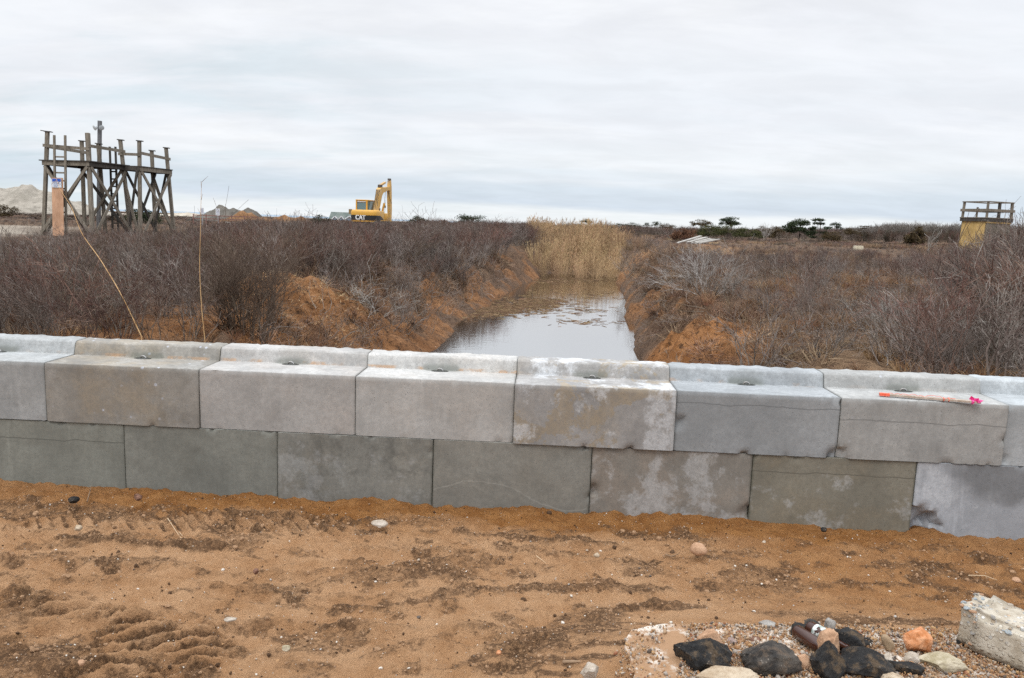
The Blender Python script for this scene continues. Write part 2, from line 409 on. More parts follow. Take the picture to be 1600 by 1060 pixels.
lo_specs = {
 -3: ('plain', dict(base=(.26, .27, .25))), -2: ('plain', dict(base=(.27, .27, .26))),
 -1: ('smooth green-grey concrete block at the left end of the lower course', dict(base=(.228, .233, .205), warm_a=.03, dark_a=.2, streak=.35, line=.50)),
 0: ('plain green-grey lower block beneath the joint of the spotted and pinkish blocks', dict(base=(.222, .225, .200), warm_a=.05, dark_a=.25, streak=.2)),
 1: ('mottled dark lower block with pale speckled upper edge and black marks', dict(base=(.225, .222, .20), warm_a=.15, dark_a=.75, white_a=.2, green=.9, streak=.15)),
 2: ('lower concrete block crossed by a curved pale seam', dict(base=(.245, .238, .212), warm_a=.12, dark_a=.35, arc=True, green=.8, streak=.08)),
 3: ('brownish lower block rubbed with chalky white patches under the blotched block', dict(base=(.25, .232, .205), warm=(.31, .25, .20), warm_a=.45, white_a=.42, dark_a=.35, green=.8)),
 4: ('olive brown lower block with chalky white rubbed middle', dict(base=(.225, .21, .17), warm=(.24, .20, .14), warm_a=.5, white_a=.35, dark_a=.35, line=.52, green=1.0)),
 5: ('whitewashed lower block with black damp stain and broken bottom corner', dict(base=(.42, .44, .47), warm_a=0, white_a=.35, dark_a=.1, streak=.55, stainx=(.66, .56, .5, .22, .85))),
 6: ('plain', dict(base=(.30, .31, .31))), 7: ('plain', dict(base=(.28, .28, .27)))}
def wpoint(s, d, z):
    p = Vector((0, WD, 0)) + WT * s + WN * d; return Vector((p.x, p.y, z))
jr = random.Random(5)
for k, (lab, kw) in up_specs.items():
    s0 = .0338 + (k - 3) * PITCH_B
    jit = jr.uniform(-.008, .008) + {3: -.012, 4: .004, 5: .0, 6: .012}.get(k, 0)
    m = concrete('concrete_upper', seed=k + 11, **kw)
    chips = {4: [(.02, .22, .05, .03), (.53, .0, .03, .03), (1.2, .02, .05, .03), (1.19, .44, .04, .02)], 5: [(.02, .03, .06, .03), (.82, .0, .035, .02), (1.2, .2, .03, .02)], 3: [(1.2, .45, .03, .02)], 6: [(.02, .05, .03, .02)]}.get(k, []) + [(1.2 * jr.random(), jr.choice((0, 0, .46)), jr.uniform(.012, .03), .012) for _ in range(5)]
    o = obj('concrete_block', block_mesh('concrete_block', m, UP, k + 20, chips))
    o.location = wpoint(s0 + .0025, jit, Z_MID + .003); o.rotation_euler = (jr.uniform(-.003, .003), jr.uniform(-.002, .002), -WA + jr.uniform(-.006, .006))
    if lab == 'plain': lab = 'plain grey concrete block outside the view, ' + ('left' if k < 0 else 'right') + ' end of the wall'
    tag(o, lab, 'concrete block', G)
    b = MB(); b.lathe([(.001, .0), (.050, .001), (.062, .003), (.050, .006), (.001, .0065)], 20, Matrix.Translation((.60, .355, .4655)) @ Matrix.Diagonal((1.15, .62, 1, 1)))
    b.build('lifting_pocket', wet, o, 40)
    b = MB(); b.tube([(.60 + .026 * math.cos(a), .36, .458 + .028 * math.sin(a)) for a in np.linspace(.1, math.pi - .1, 9)], .006, 8)
    b.build('lifting_loop', steel, o, 60)
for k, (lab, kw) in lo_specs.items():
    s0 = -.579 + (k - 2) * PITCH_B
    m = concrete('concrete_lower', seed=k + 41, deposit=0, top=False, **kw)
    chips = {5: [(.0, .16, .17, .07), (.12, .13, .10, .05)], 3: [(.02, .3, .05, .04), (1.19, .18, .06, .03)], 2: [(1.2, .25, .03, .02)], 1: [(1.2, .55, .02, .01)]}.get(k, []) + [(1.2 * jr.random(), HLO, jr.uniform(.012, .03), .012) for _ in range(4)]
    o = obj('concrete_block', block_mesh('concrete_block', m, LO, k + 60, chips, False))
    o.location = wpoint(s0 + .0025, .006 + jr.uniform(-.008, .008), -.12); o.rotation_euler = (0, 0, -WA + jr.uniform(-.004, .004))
    if lab == 'plain': lab = 'plain grey concrete block outside the view, ' + ('left' if k < 0 else 'right') + ' end of the lower course'
    tag(o, lab, 'concrete block', G)

# ------------------------------------------------------------------ stake on the ledge
stake = empty('survey_stake', wpoint(0, 0, Z_TOP + .005))
tag(stake, 'wooden survey stake with pink and orange flagging lying on the ledge', 'survey stake')
sa = PZ(1374, 616, Z_TOP + .02); sb = PZ(1532, 629, Z_TOP + .02); off = Vector(stake.location)
wood_new = mat_wood('weathered_lath', (.36, .29, .23), (.50, .43, .37))
MB().bar(sa - off, sb - off, .034, .017, .002).build('lath', wood_new, stake)
opaint = mat_mottle('orange_paint', (.75, .10, .05), (.80, .20, .12), 30); pink = mat_mottle('pink_tape', (.85, .06, .35), (.90, .16, .48), 20, .5)
dv = (sb - sa).normalized()
MB().bar(sa - off + dv * .0, sa - off + dv * .07, .0355, .0185).build('painted_tip', opaint, stake)
b = MB(); rr = random.Random(3)
pts = [sa - off + dv * (.06 + .46 * i / 22) + Vector((0, rr.uniform(-.014, .014), .010 + rr.uniform(-.004, .012))) for i in range(23)]
b.tube(pts, .0016, 5); b.build('orange_string', opaint, stake)
for q in (.44, .475):
    b = MB(); c0 = sa - off + dv * q; pr = Vector((-dv.y, dv.x, 0))
    b.tube([c0 + pr * .021 * math.cos(a) + Vector((0, 0, .0125 * math.sin(a))) for a in np.linspace(0, 6.1, 14)], .003, 5); b.build('string_wrap', opaint, stake)
b = MB(); bm = b.bm; c0 = sb - off - dv * .055
for (ax, az, ln) in ((-.5, .9, .06), (.9, .15, .07), (.1, -.2, .07), (.5, .7, .05), (-.2, -.4, .06)):
    tip = c0 + dv * ax * ln + Vector((0, -.02 - .02 * abs(az), .012 + az * ln * .7)); nrm = Vector((-.6 * az, .5, .5 * ax)).normalized() * .02
    vs = [bm.verts.new(c0 + Vector((0, -.012, .012))), bm.verts.new((c0 + tip) / 2 + nrm), bm.verts.new(tip), bm.verts.new((c0 + tip) / 2 - nrm)]; bm.faces.new(vs)
bmesh.ops.solidify(bm, geom=list(bm.faces), thickness=.0012)
b.tube([c0 + dv * .012 * math.cos(a) * 0 + Vector((-dv.y, dv.x, 0)) * .021 * math.cos(a) + Vector((0, 0, .0125 * math.sin(a))) for a in np.linspace(0, 6.2, 14)], .008, 6)
b.build('flagging_tape', pink, stake)

# ------------------------------------------------------------------ dirt in front of the wall
def axis(segs):
    out = [segs[0][0]]
    for a, b, st in segs:
        n = max(1, int(round((b - a) / st))); out += [a + (b - a) * (k + 1) / n for k in range(n)]
    return np.array(out)
def seg_dist(x, y, a, b):
    ax, ay, bx, by = a[0], a[1], b[0], b[1]; dx, dy = bx - ax, by - ay; L2 = dx * dx + dy * dy
    t = np.clip(((x - ax) * dx + (y - ay) * dy) / L2, 0, 1)
    return np.hypot(x - ax - t * dx, y - ay - t * dy), t
def pl_dist(x, y, pts):
    d = None; T = None; n = len(pts) - 1
    for i in range(n):
        q, t = seg_dist(x, y, pts[i], pts[i + 1])
        if d is None: d, T = q, (i + t) / n
        else: T = np.where(q < d, (i + t) / n, T); d = np.minimum(d, q)
    return d, T
def px2(lst, z=.05): return [tuple(PZ(u, v, z)[:2]) for u, v in lst]
def dirt(x, y):
    """height, damp, orange of the track in front of the wall"""
    x = np.asarray(x, float); y = np.asarray(y, float)
    wd = -wall_dist(x, y)                               # metres in front of the wall
    z = .005 * np.clip(6 - y, -1, 8) ** 1.0 + (fbm(x * .9, y * .9, 21, 4) - .5) * .10 * sstep(0, 1.2, wd)
    lump = fbm(x * 5, y * 6, 31, 4)
    z = z + (lump - .5) * .055 * (.5 + .9 * fbm(x * .7, y * .8, 5, 2))
    z = z + (fbm(x * 16, y * 20, 41, 3) - .5) * .042 * (.4 + 1.1 * fbm(x * 2.2, y * 2.6, 43, 3)) + (fbm(x * 45, y * 45, 44, 2) - .5) * .020
    # berm against the wall
    bh = .002 + .05 * np.clip(fbm(x * 1.9 + 3, x * 0 + 1, 51, 3) * 2 - .8, 0, 1.2) + .028 * sstep(-1.0, -4.2, x) - .045 * sstep(1, 4, x)
    z = z + bh * np.exp(-(np.clip(wd, 0, 9) / .26) ** 2) * (1 + .5 * (fbm(x * 7, y * 7, 52, 3) - .5))
    damp = sstep(.50, .66, fbm(x * 2.2 + 5, y * 3.6, 61, 5)) * .45 + sstep(.52, .70, fbm(x * 7 + 5, y * 12, 63, 4)) * .45
    damp = damp * (1 - .65 * sstep(1.0, 1.7, wd) * sstep(.2, 1.2, x))
    # gouged-out ridges (pixel polylines dropped onto the ground)
    for pts, wdt, h, dk in ((px2([(95, 828), (180, 838), (250, 846), (345, 850)]), .06, .045, 1.0), (px2([(720, 822), (800, 832), (960, 840)]), .05, .03, .8),
                            (px2([(520, 945), (680, 925), (860, 915), (960, 904), (1040, 912)]), .045, .022, .7), (px2([(0, 860), (150, 868), (300, 878)]), .05, .015, .4),
                            (px2([(260, 790), (420, 800), (620, 812), (700, 800)]), .07, .022, .6), (px2([(380, 915), (470, 895), (620, 880), (760, 872)]), .05, .018, .5),
                            (px2([(0, 1010), (60, 1035), (140, 1045)]), .10, .05, 1.0), (px2([(930, 965), (1000, 945), (1090, 950)]), .07, .05, .95), (px2([(820, 1005), (900, 985), (960, 990)]), .06, .045, .9),
                            (px2([(1260, 905), (1330, 900), (1420, 905)]), .05, .015, .6), (px2([(600, 1010), (720, 980), (800, 985)]), .06, .02, .5)):
        d, T = pl_dist(x, y, pts); d = d + (fbm(x * 9, y * 9, 71, 3) - .5) * .10
        z = z + h * np.exp(-(d / wdt) ** 2); damp = np.maximum(damp, dk * np.exp(-(d / (wdt * 1.05)) ** 4) * (.55 + .6 * fbm(x * 16, y * 16, 72, 3)))
    # long sweeping wheel ruts
    for pts, wdt in ((px2([(-60, 905), (300, 918), (600, 934), (860, 914), (1040, 906), (1300, 930), (1480, 968)]), .07), (px2([(-60, 868), (330, 900), (700, 882), (1000, 852), (1300, 872), (1650, 935)]), .08),
                     (px2([(-60, 815), (300, 842), (640, 862), (900, 850), (1250, 842), (1650, 880)]), .06), (px2([(-60, 985), (250, 968), (560, 975), (820, 1000), (960, 1060)]), .07)):
        d, T = pl_dist(x, y, pts); d = d + (fbm(x * 5, y * 5, 74, 3) - .5) * .06; on = sstep(.35, .5, fbm(x * 1.4 + 9, y * 1.4, 75, 2))
        z = z + on * (.020 * np.exp(-((d - wdt * 1.3) / (wdt * .5)) ** 2) - .022 * np.exp(-(d / wdt) ** 4)); damp = np.maximum(damp, on * .42 * np.exp(-((d - wdt * 1.25) / (wdt * .42)) ** 2) * (.5 + .8 * fbm(x * 14, y * 14, 76, 3)))
    # tread prints of a machine
    def tread(p0, p1, half, period, depth, skew):
        nonlocal z, damp
        d, T = seg_dist(x, y, p0, p1); dx, dy = p1[0] - p0[0], p1[1] - p0[1]; L = math.hypot(dx, dy); ux, uy = dx / L, dy / L
        along = (x - p0[0]) * ux + (y - p0[1]) * uy; side = -(x - p0[0]) * uy + (y - p0[1]) * ux
        ph = (along + skew * side + (fbm(x * 4, y * 4, 81, 2) - .5) * .08) / period
        fr = ph - np.floor(ph)
        mask = sstep(half, half * .8, np.abs(side)) * sstep(-.1, .1, along) * sstep(L + .1, L - .2, along) * sstep(.32, .5, fbm(x * 1.7, y * 1.7, 82, 2))
        mask = mask * (.55 + .7 * sstep(.35, .55, fbm(x * 6, y * 6, 83, 3))); rid = sstep(.0, .10, fr) * sstep(.50, .36, fr)
        z = z + mask * depth * (rid - .35); damp = np.maximum(damp, mask * sstep(.30, .50, fr) * sstep(.95, .60, fr) * .75)
    q = px2([(-60, 950), (330, 1045)]); tread(q[0], q[1], .36, .14, .062, -1.1)
    q = px2([(-80, 795), (330, 812)]); tread(q[0], q[1], .16, .11, .022, .8)
    q = px2([(230, 800), (560, 815)]); tread(q[0], q[1], .20, .14, .030, 1.2)
    q = px2([(1000, 980), (760, 1075)]); tread(q[0], q[1], .25, .17, .020, .7)
    # wet strip behind the slab on the right, and a puddle-dark patch beyond it
    d, T = pl_dist(x, y, px2([(1290, 975), (1400, 972), (1520, 978)], .08)); damp = np.maximum(damp, .95 * np.exp(-(d / .085) ** 4))
    d, T = pl_dist(x, y, px2([(1200, 955), (1320, 962), (1400, 970)], .08)); damp = np.maximum(damp, .5 * np.exp(-(d / .12) ** 2))
    d, T = pl_dist(x, y, px2([(1480, 880), (1560, 905), (1680, 935)], .03)); damp = np.maximum(damp, .6 * np.exp(-(d / .13) ** 2)); z = z - .03 * np.exp(-(d / .12) ** 2)
    orange = sstep(.62, .22, wd + (fbm(x * 3, y * 3, 91, 3) - .5) * .5) * (.6 + .5 * sstep(1.5, -1, x * 0 + np.abs(x) - 3))
    orange = np.maximum(orange, sstep(.6, 2.2, x + (fbm(x * 1.3, y * 1.3, 92, 3) - .5) * 1.5) * (.55 + .35 * fbm(x * 2, y * 2, 93, 3)) * sstep(1.9, 1.2, wd))
    damp = damp * (1 - .75 * sstep(.40, .15, wd))
    z = z + sstep(.1, .6, damp) * ((fbm(x * 26, y * 30, 95, 3) - .45) * .030)
    e, T = pl_dist(x, y, SLAB_EDGE); e = e + (fbm(x * 6, y * 6, 96, 3) - .5) * .16
    z = np.where(y > 2.6, np.maximum(z, ZS - .012 - np.clip(e, 0, 3) * .22 + (fbm(x * 9, y * 9, 97, 3) - .5) * .03), z)
    return z, np.clip(damp, 0, 1), np.clip(orange, 0, 1)
ZS = .15
SLAB_EDGE = px2([(1000, 1100), (984, 1050), (979, 1012), (984, 986), (1030, 979), (1060, 977), (1120, 975), (1200, 976), (1280, 982), (1360, 984), (1440, 988), (1520, 990), (1640, 1000)], ZS)
xs = axis([(-60, -8, 4), (-8, -4.8, .12), (-4.8, 5.0, .0125), (5.0, 8, .12), (8, 60, 4)])
ys = axis([(-40, 0, 4), (0, 2.9, .1), (2.9, 6.5, .0125)])
XX, YY = np.meshgrid(xs, ys, indexing='ij')
YW = YY - WA * XX * sstep(4, 6.4, YY) * (np.abs(XX) < 9)       # rows follow the wall
ZZ, DD, OO = dirt(XX, YW)
m_, n_ = XX.shape; idx = np.arange(m_ * n_).reshape(m_, n_)
Fq = np.stack([idx[:-1, :-1], idx[1:, :-1], idx[1:, 1:], idx[:-1, 1:]], -1).reshape(-1, 4)
def dirt_mat():
    t = NT('sandy_dirt'); c = t.co('Object')
    dry = t.mix(t.rng(t.noise(c, 3, 9, .7), .35, .65), (.42, .228, .110), (.52, .310, .168))
    orange = t.mix(t.rng(t.noise(c, 6, 5, .6), .35, .65), (.27, .115, .034), (.37, .175, .060))
    dk = t.mix(t.rng(t.noise(c, 9, 5, .6), .35, .65), (.085, .048, .026), (.15, .085, .046))
    o = t.attr('orange'); d = t.attr('damp')
    col = t.mix(o, dry, orange)
    dd = t.math('ADD', d, t.math('MULTIPLY', t.math('SUBTRACT', t.noise(c, 30, 8, .78), .5), 1.25))
    dm = t.math('MULTIPLY', t.rng(dd, .22, .62, 0, .95), t.rng(t.noise(c, 42, 6, .75), .36, .56, .35, 1)); col = t.mix(dm, col, dk)
    col = t.mix(t.rng(t.noise(t.co('Object', loc=(7, 3, 1)), 11, 9, .78), .54, .68, 0, .32), col, (.24, .13, .07))
    g = t.noise(c, 240, 3, .75)
    col = t.mix(t.rng(g, .30, .52, .30, 0, False), col, (.12, .065, .034))
    col = t.mix(t.rng(g, .60, .78, 0, .55, False), col, (.62, .46, .32))
    sp = t.vor(c, 85, rnd=1); pick = t.rng(t.noise(c, 48, 2), .60, .64)
    spc = t.n('ShaderNodeTexVoronoi'); t.L(c, spc.inputs['Vector']); spc.inputs['Scale'].default_value = 85
    gcol = t.ramp(t.sep(spc.outputs['Color'])[0], [(0, (.62, .52, .42)), (.4, (.32, .18, .10)), (.6, (.70, .64, .55)), (.85, (.07, .06, .055)), (1, (.55, .30, .12))])
    col = t.mix(t.math('MULTIPLY', t.rng(sp, .16, .30, 1, 0), pick), col, gcol)
    h = t.math('ADD', t.math('MULTIPLY', g, .5), t.math('MULTIPLY', t.noise(c, 55, 5, .7), 1.3))
    t.bump(h, 1.0, .022)
    return t.done(col, .92, .12)
m_dirt = dirt_mat()
o = obj('dirt_track', mesh_np('dirt_track', np.stack([XX, YW, ZZ], -1).reshape(-1, 3), Fq, m_dirt, True, attrs={'damp': DD, 'orange': OO})); tag(o, kind='structure')
def dirt_z(x, y): return float(dirt(np.array([x]), np.array([y]))[0][0])

# ------------------------------------------------------------------ land behind the wall, with the ditch
ZW = -.20
DL0, DR0 = PZ(690, 548, ZW), PZ(1004, 550, ZW); DL1, DR1 = PZ(850, 433, ZW), PZ(965, 433, ZW)
D0, D1 = (DL0 + DR0) / 2, (DL1 + DR1) / 2; DDIR = (D1 - D0).normalized(); DPER = Vector((DDIR.y, -DDIR.x, 0))
HW0 = abs((DR0 - D0).dot(DPER)); HW1 = abs((DR1 - D1).dot(DPER)); DLEN = (D1 - D0).length
MND = PZ(490, 447, 1.0); MND2 = PZ(1075, 545, .35); KNOLL = PZ(1040, 385, 1.2)
def ditch(x, y):
    rx = np.asarray(x) - D0.x; ry = np.asarray(y) - D0.y
    al = rx * DDIR.x + ry * DDIR.y; pe = rx * DPER.x + ry * DPER.y
    hw = HW0 + (HW1 - HW0) * np.clip(al / DLEN, -.5, 1)
    hw = hw + (fbm(al * .5, np.sign(pe) * 3.0, 14, 3) - .5) * .6 + .42 * (pe < 0) * sstep(.5, 4, al) * sstep(DLEN, DLEN - 8, al)
    return al, pe, hw
def land(x, y, detail=True):
    x = np.asarray(x, float); y = np.asarray(y, float)
    b = .72 + .42 * sstep(8, 42, y) + (fbm(x * .12, y * .12, 2, 3) - .5) * .35 + .20 * sstep(5, 14, x) * sstep(60, 8, y)
    b = b + 1.1 * sstep(35, 90, x) * sstep(70, 150, y) - .25 * sstep(-14, -9, -np.abs(x + 13)) * sstep(20, 30, y) * sstep(46, 36, y)
    b = b + .28 * np.exp(-(((x - KNOLL.x) / 6) ** 2 + ((y - KNOLL.y) / 7) ** 2))
    b = b + .50 * np.exp(-(((x - MND.x) / 1.35) ** 2 + ((y - MND.y - .2) / 1.15) ** 2) ** 2.2)
    if detail: b = b + (fbm(x * 1.2, y * 1.2, 3, 4) - .5) * .22 * sstep(200, 30, y) + (np.abs(fbm(x * 3.1, y * 3.1, 13, 4) - .5) - .1) * .45 * np.exp(-(((x - MND.x - .6) / 2.3) ** 2 + ((y - MND.y + .6) / 2.0) ** 2) ** 2) * sstep(26, 20, y)
    al, pe, hw = ditch(x, y); a = np.abs(pe)
    rampL = 2.7 - 1.1 * sstep(2, 14, al); rampR = 1.35 + .5 * sstep(3, -3, al)
    ramp = np.where(pe < 0, rampL, rampR)
    t = np.clip((a - hw) / ramp, 0, 1)
    rough = (np.abs(fbm(x * 2.2, y * 2.2, 4, 4) - .5) * 2 - .22) * .75 + (fbm(x * 5, y * 5, 6, 4) - .5) * .40
    prof = np.where(pe < 0, t ** .8, t ** .55)
    bank = ZW - .06 + (b - ZW) * prof + rough * np.sin(np.pi * np.clip(t, 0, 1)) * .9
    bed = ZW - .06 - .5 * (1 - np.clip(a / np.maximum(hw, .1), 0, 1) ** 4)
    ch = np.where(a < hw, bed, np.where(t >= 1, b, bank))
    end = sstep(DLEN - .5, DLEN + 3.0, al)
    ch = ch + end * ((ZW + .10) * (a < hw * 1.2) - ch * (a < hw * 1.2)) * 1.0
    end2 = sstep(DLEN + 10, DLEN + 26, al)
    return ch * (1 - end2) + b * end2
txs = axis([(-1500, -300, 80), (-300, -60, 8), (-60, -16, 1.2), (-16, 18, .14), (18, 60, 1.2), (60, 300, 8), (300, 1500, 80)])
tys = axis([(6.5, 24, .11), (24, 48, .3), (48, 120, 1.6), (120, 420, 10)])
XX, YY = np.meshgrid(txs, tys, indexing='ij')
YB = np.where((YY < 10) & (np.abs(XX) < 20), YY - WA * XX * sstep(10, 6.5, YY), YY)
ZZ = land(XX, YB)
hide = wall_dist(XX, YB) < .75
ZZ = np.where(hide & (np.abs(XX) < 12), np.minimum(ZZ, .45), ZZ)
al, pe, hw = ditch(XX, YB); a = np.abs(pe)
dirtL = np.exp(-(((XX - MND.x) / 1.5) ** 2 + ((YB - MND.y) / 1.3) ** 2) ** 2)
bankm = sstep(-.1, .1, a - hw) * sstep(4.6, 2.6, a - hw) * (pe < 0) + sstep(-.1, .1, a - hw) * sstep(1.9, 1.0, a - hw) * (pe > 0)
bankm = bankm * sstep(DLEN + 4, DLEN - 2, al)
rspoil = np.exp(-(((XX - MND2.x) / 1.5) ** 2 + ((YB - MND2.y) / 1.8) ** 2) ** 2)
kn = np.exp(-(((XX - KNOLL.x) / 4) ** 2 + ((YB - KNOLL.y) / 5) ** 2)) * .8
orange = np.clip(np.maximum.reduce([dirtL * .85, bankm * (pe < 0) * sstep(20, 13, YB) * .85 * sstep(.36, .52, fbm(XX * 1.5, YB * 1.5, 37, 4)), bankm * .60 * sstep(.44, .62, fbm(XX * 1.1, YB * 1.1, 33, 3)) + bankm * .06, rspoil * 1.2, kn * .6 * sstep(.45, .6, fbm(XX * .8, YB * .8, 34, 3))]), 0, 1)
straw = np.clip(np.maximum.reduce([dirtL * .55, bankm * .15, .9 * sstep(.46, .62, fbm(XX * .16 + 4, YB * .16, 35, 4)) * (XX > 2) * sstep(90, 30, YB), .25 * (YB > 40)]), 0, 1)
sand = np.clip(sstep(-21.5, -24.5, XX + (fbm(XX * .5, YB * .3, 36, 3) - .5) * 4) * sstep(22, 27, YB) * sstep(48, 38, YB) + sstep(330, 390, YB), 0, 1)
m_, n_ = XX.shape; idx = np.arange(m_ * n_).reshape(m_, n_)
Fq = np.stack([idx[:-1, :-1], idx[1:, :-1], idx[1:, 1:], idx[:-1, 1:]], -1).reshape(-1, 4)
def land_mat():
    t = NT('heath_ground'); c = t.co('Object')
    lit = t.mix(t.rng(t.noise(c, 1.7, 6, .65), .35, .65), (.075, .050, .038), (.125, .085, .062))
    lit = t.mix(t.rng(t.noise(t.co('Object', (1, 1, 1), (4, 4, 0)), 9, 6, .7), .52, .66, 0, .7), lit, (.20, .125, .075))
    st = t.mix(t.rng(t.noise(c, 6, 6, .65), .35, .65), (.17, .105, .060), (.30, .195, .115))
    org = t.mix(t.rng(t.noise(c, 3.2, 6, .65), .35, .65), (.20, .085, .030), (.36, .175, .075))
    col = t.mix(t.attr('straw'), lit, st)
    col = t.mix(t.attr('orange'), col, org)
    col = t.mix(t.rng(t.noise(c, 9, 8, .76), .52, .62, 0, .85), col, (.040, .024, .016))  # crevice shade painted into the soil colour as scattered dark patches
    col = t.mix(t.attr('sand'), col, t.mix(t.noise(c, .8, 5), (.30, .255, .205), (.42, .37, .31)))
    t.bump(t.noise(c, 11, 7, .72), 1.0, .09)
    return t.done(col, .95, .1)
o = obj('ground', mesh_np('ground', np.stack([XX, YB, ZZ], -1).reshape(-1, 3), Fq, land_mat(), True, attrs={'orange': orange, 'straw': straw, 'sand': sand})); tag(o, kind='structure')
def land_z(x, y): return float(land(np.array([x]), np.array([y]))[0])

# water of the ditch
wv = []
for (aa, bb) in ((-6, -5), (-6, 5), (DLEN + 5, 5), (DLEN + 5, -5)):
    p = D0 + DDIR * aa + DPER * bb; wv.append((p.x, p.y, ZW))
t = NT('ditch_water'); c = t.co('Object')
hgt = t.math('ADD', t.math('MULTIPLY', t.noise(t.co('Object', (.6, 2.2, 1)), 5, 3), 1.0), t.math('MULTIPLY', t.noise(t.co('Object', (1, 1, 1)), 1.1, 2), 1.2))
t.bump(hgt, .07, .02)
m_water = t.done((.030, .019, .010), .02, 1.0); t.b.inputs['IOR'].default_value = 4.0
o = obj('water', mesh_np('water', wv, [[0, 1, 2, 3]], m_water)); tag(o, kind='structure')
# sea beyond
t = NT('sea_water'); m_sea = t.done(t.mix(t.noise(t.co('Object', (.002, .02, 1)), 3, 3), (.16, .24, .32), (.22, .30, .38)), .35, .3)
o = obj('sea', mesh_np('sea', [(-9000, 380, -.6), (9000, 380, -.6), (9000, 9000, -.6), (-9000, 9000, -.6)], [[0, 1, 2, 3]], m_sea)); tag(o, kind='structure')

# ------------------------------------------------------------------ plants
def tubes3(S, mat_i=None, caps=False):
    """segments S (n,8): p0 p1 r0 r1 -> three-sided tapered twigs"""
    S = np.asarray(S, float); n = len(S)
    p0, p1, r0, r1 = S[:, :3], S[:, 3:6], S[:, 6], S[:, 7]
    d = p1 - p0; d /= np.maximum(np.linalg.norm(d, axis=1, keepdims=True), 1e-9)
    ref = np.where(np.abs(d[:, 2:3]) < .9, np.array([[0, 0, 1.]]), np.array([[1., 0, 0]]))
    x = np.cross(ref, d); x /= np.maximum(np.linalg.norm(x, axis=1, keepdims=True), 1e-9); y = np.cross(d, x)
    V = np.zeros((n, 6, 3))
    for k in range(3):
        a = 2 * math.pi * k / 3; o = x * math.cos(a) + y * math.sin(a)
        V[:, k] = p0 + o * r0[:, None]; V[:, 3 + k] = p1 + o * r1[:, None]
    base = (np.arange(n) * 6)[:, None]
    F = np.stack([base + np.array([k, (k + 1) % 3, 3 + (k + 1) % 3, 3 + k]) for k in range(3)], 1).reshape(-1, 4)
    return V.reshape(-1, 3), F
def grow(r, segs, p, d, L, rad, nseg, lvl, prm):
    """one branch with wiggle; children at its nodes"""
    p = p.copy(); st = L / nseg
    for i in range(nseg):
        f0 = 1 - i / nseg * .75; f1 = 1 - (i + 1) / nseg * .75
        d = d + r.normal(0, prm['wig'], 3); d[2] += prm['up'] * st; d /= np.linalg.norm(d)
        q = p + d * st
        segs.append((*p, *q, rad * f0, rad * f1))
        p = q
        if lvl < prm['lv'] and (i > 0 or lvl > 0 or prm.get('low', 0)):
            for _ in range(r.poisson(prm['kids'][lvl])):
                dd = d + r.normal(0, prm['spr'], 3); dd[2] = dd[2] * .8 + .12; dd /= np.linalg.norm(dd)
                grow(r, segs, p, dd, L * r.uniform(.35, .7), rad * f1 * .62, max(2, nseg - 1), lvl + 1, prm)
def shrub_segs(seed, h=1.1, nst=10, tilt=.45, rad=.007, kids=(1.3, 1.3), wig=.16, up=.5, spr=.5, base=.16, lv=2, nseg=5, pct=98):
    r = np.random.default_rng(seed); S = []
    prm = dict(wig=wig, up=up, spr=spr, kids=kids, lv=lv)
    for _ in range(nst):
        a = r.uniform(0, 6.283); b = base * math.sqrt(r.random()); p = np.array([b * math.cos(a), b * math.sin(a), -.05])
        d = np.array([math.cos(a) * tilt * r.uniform(.1, 1.2), math.sin(a) * tilt * r.uniform(.1, 1.2), 1.0]); d /= np.linalg.norm(d)
        grow(r, S, p, d, h * r.uniform(.7, 1.1), rad * r.uniform(.6, 1.2), nseg, 0, prm)
    S = np.array(S); k_ = h / np.percentile(S[:, 5], pct); S[:, :6] *= k_
    S[:, 6:8] = np.maximum(S[:, 6:8], rad * .20)
    return S
def twig_mat(name, low, high, zt=.8, pale=None, vary=.3):
    t = NT(name); z = t.sep(t.tc.outputs['Object'])[2]
    col = t.mix(t.rng(z, .0, zt, 0, 1, False), low, high)
    col = t.mix(t.rng(t.noise(t.co('Object'), 7, 3), .5, .62, 0, .6), col, pale or tuple(c * 1.9 for c in high))
    rd = t.rand(); hs = t.n('ShaderNodeHueSaturation'); t.L(col, hs.inputs['Color']); t.L(t.rng(rd, 0, 1, 1 - vary, 1 + vary, False), hs.inputs['Value'])
    t.L(t.rng(t.math('FRACT', t.math('MULTIPLY', rd, 7.13)), 0, 1, .49, .52, False), hs.inputs['Hue'])
    return t.done(hs.outputs[0], .9, .1)
m_tw = twig_mat('twig_grey_brown', (.160, .130, .108), (.098, .064, .056), .9, (.26, .225, .20), .45)
m_twr = twig_mat('twig_reddish', (.145, .105, .082), (.125, .066, .052), .7, (.22, .17, .14), .45)
m_twg = twig_mat('twig_ash_grey', (.185, .155, .135), (.158, .126, .112), .8, (.34, .31, .285))
m_twp = twig_mat('twig_bleached', (.28, .255, .23), (.30, .28, .26), .8, (.42, .40, .375), .1)
m_twb = twig_mat('twig_tall_brown', (.14, .105, .080), (.10, .068, .052), 1.2, (.22, .17, .13), .1)
def proto(name, S, mat):
    V, F = tubes3(S); o = bpy.data.objects.new(name, mesh_np(name, V, F, mat, False)); return o
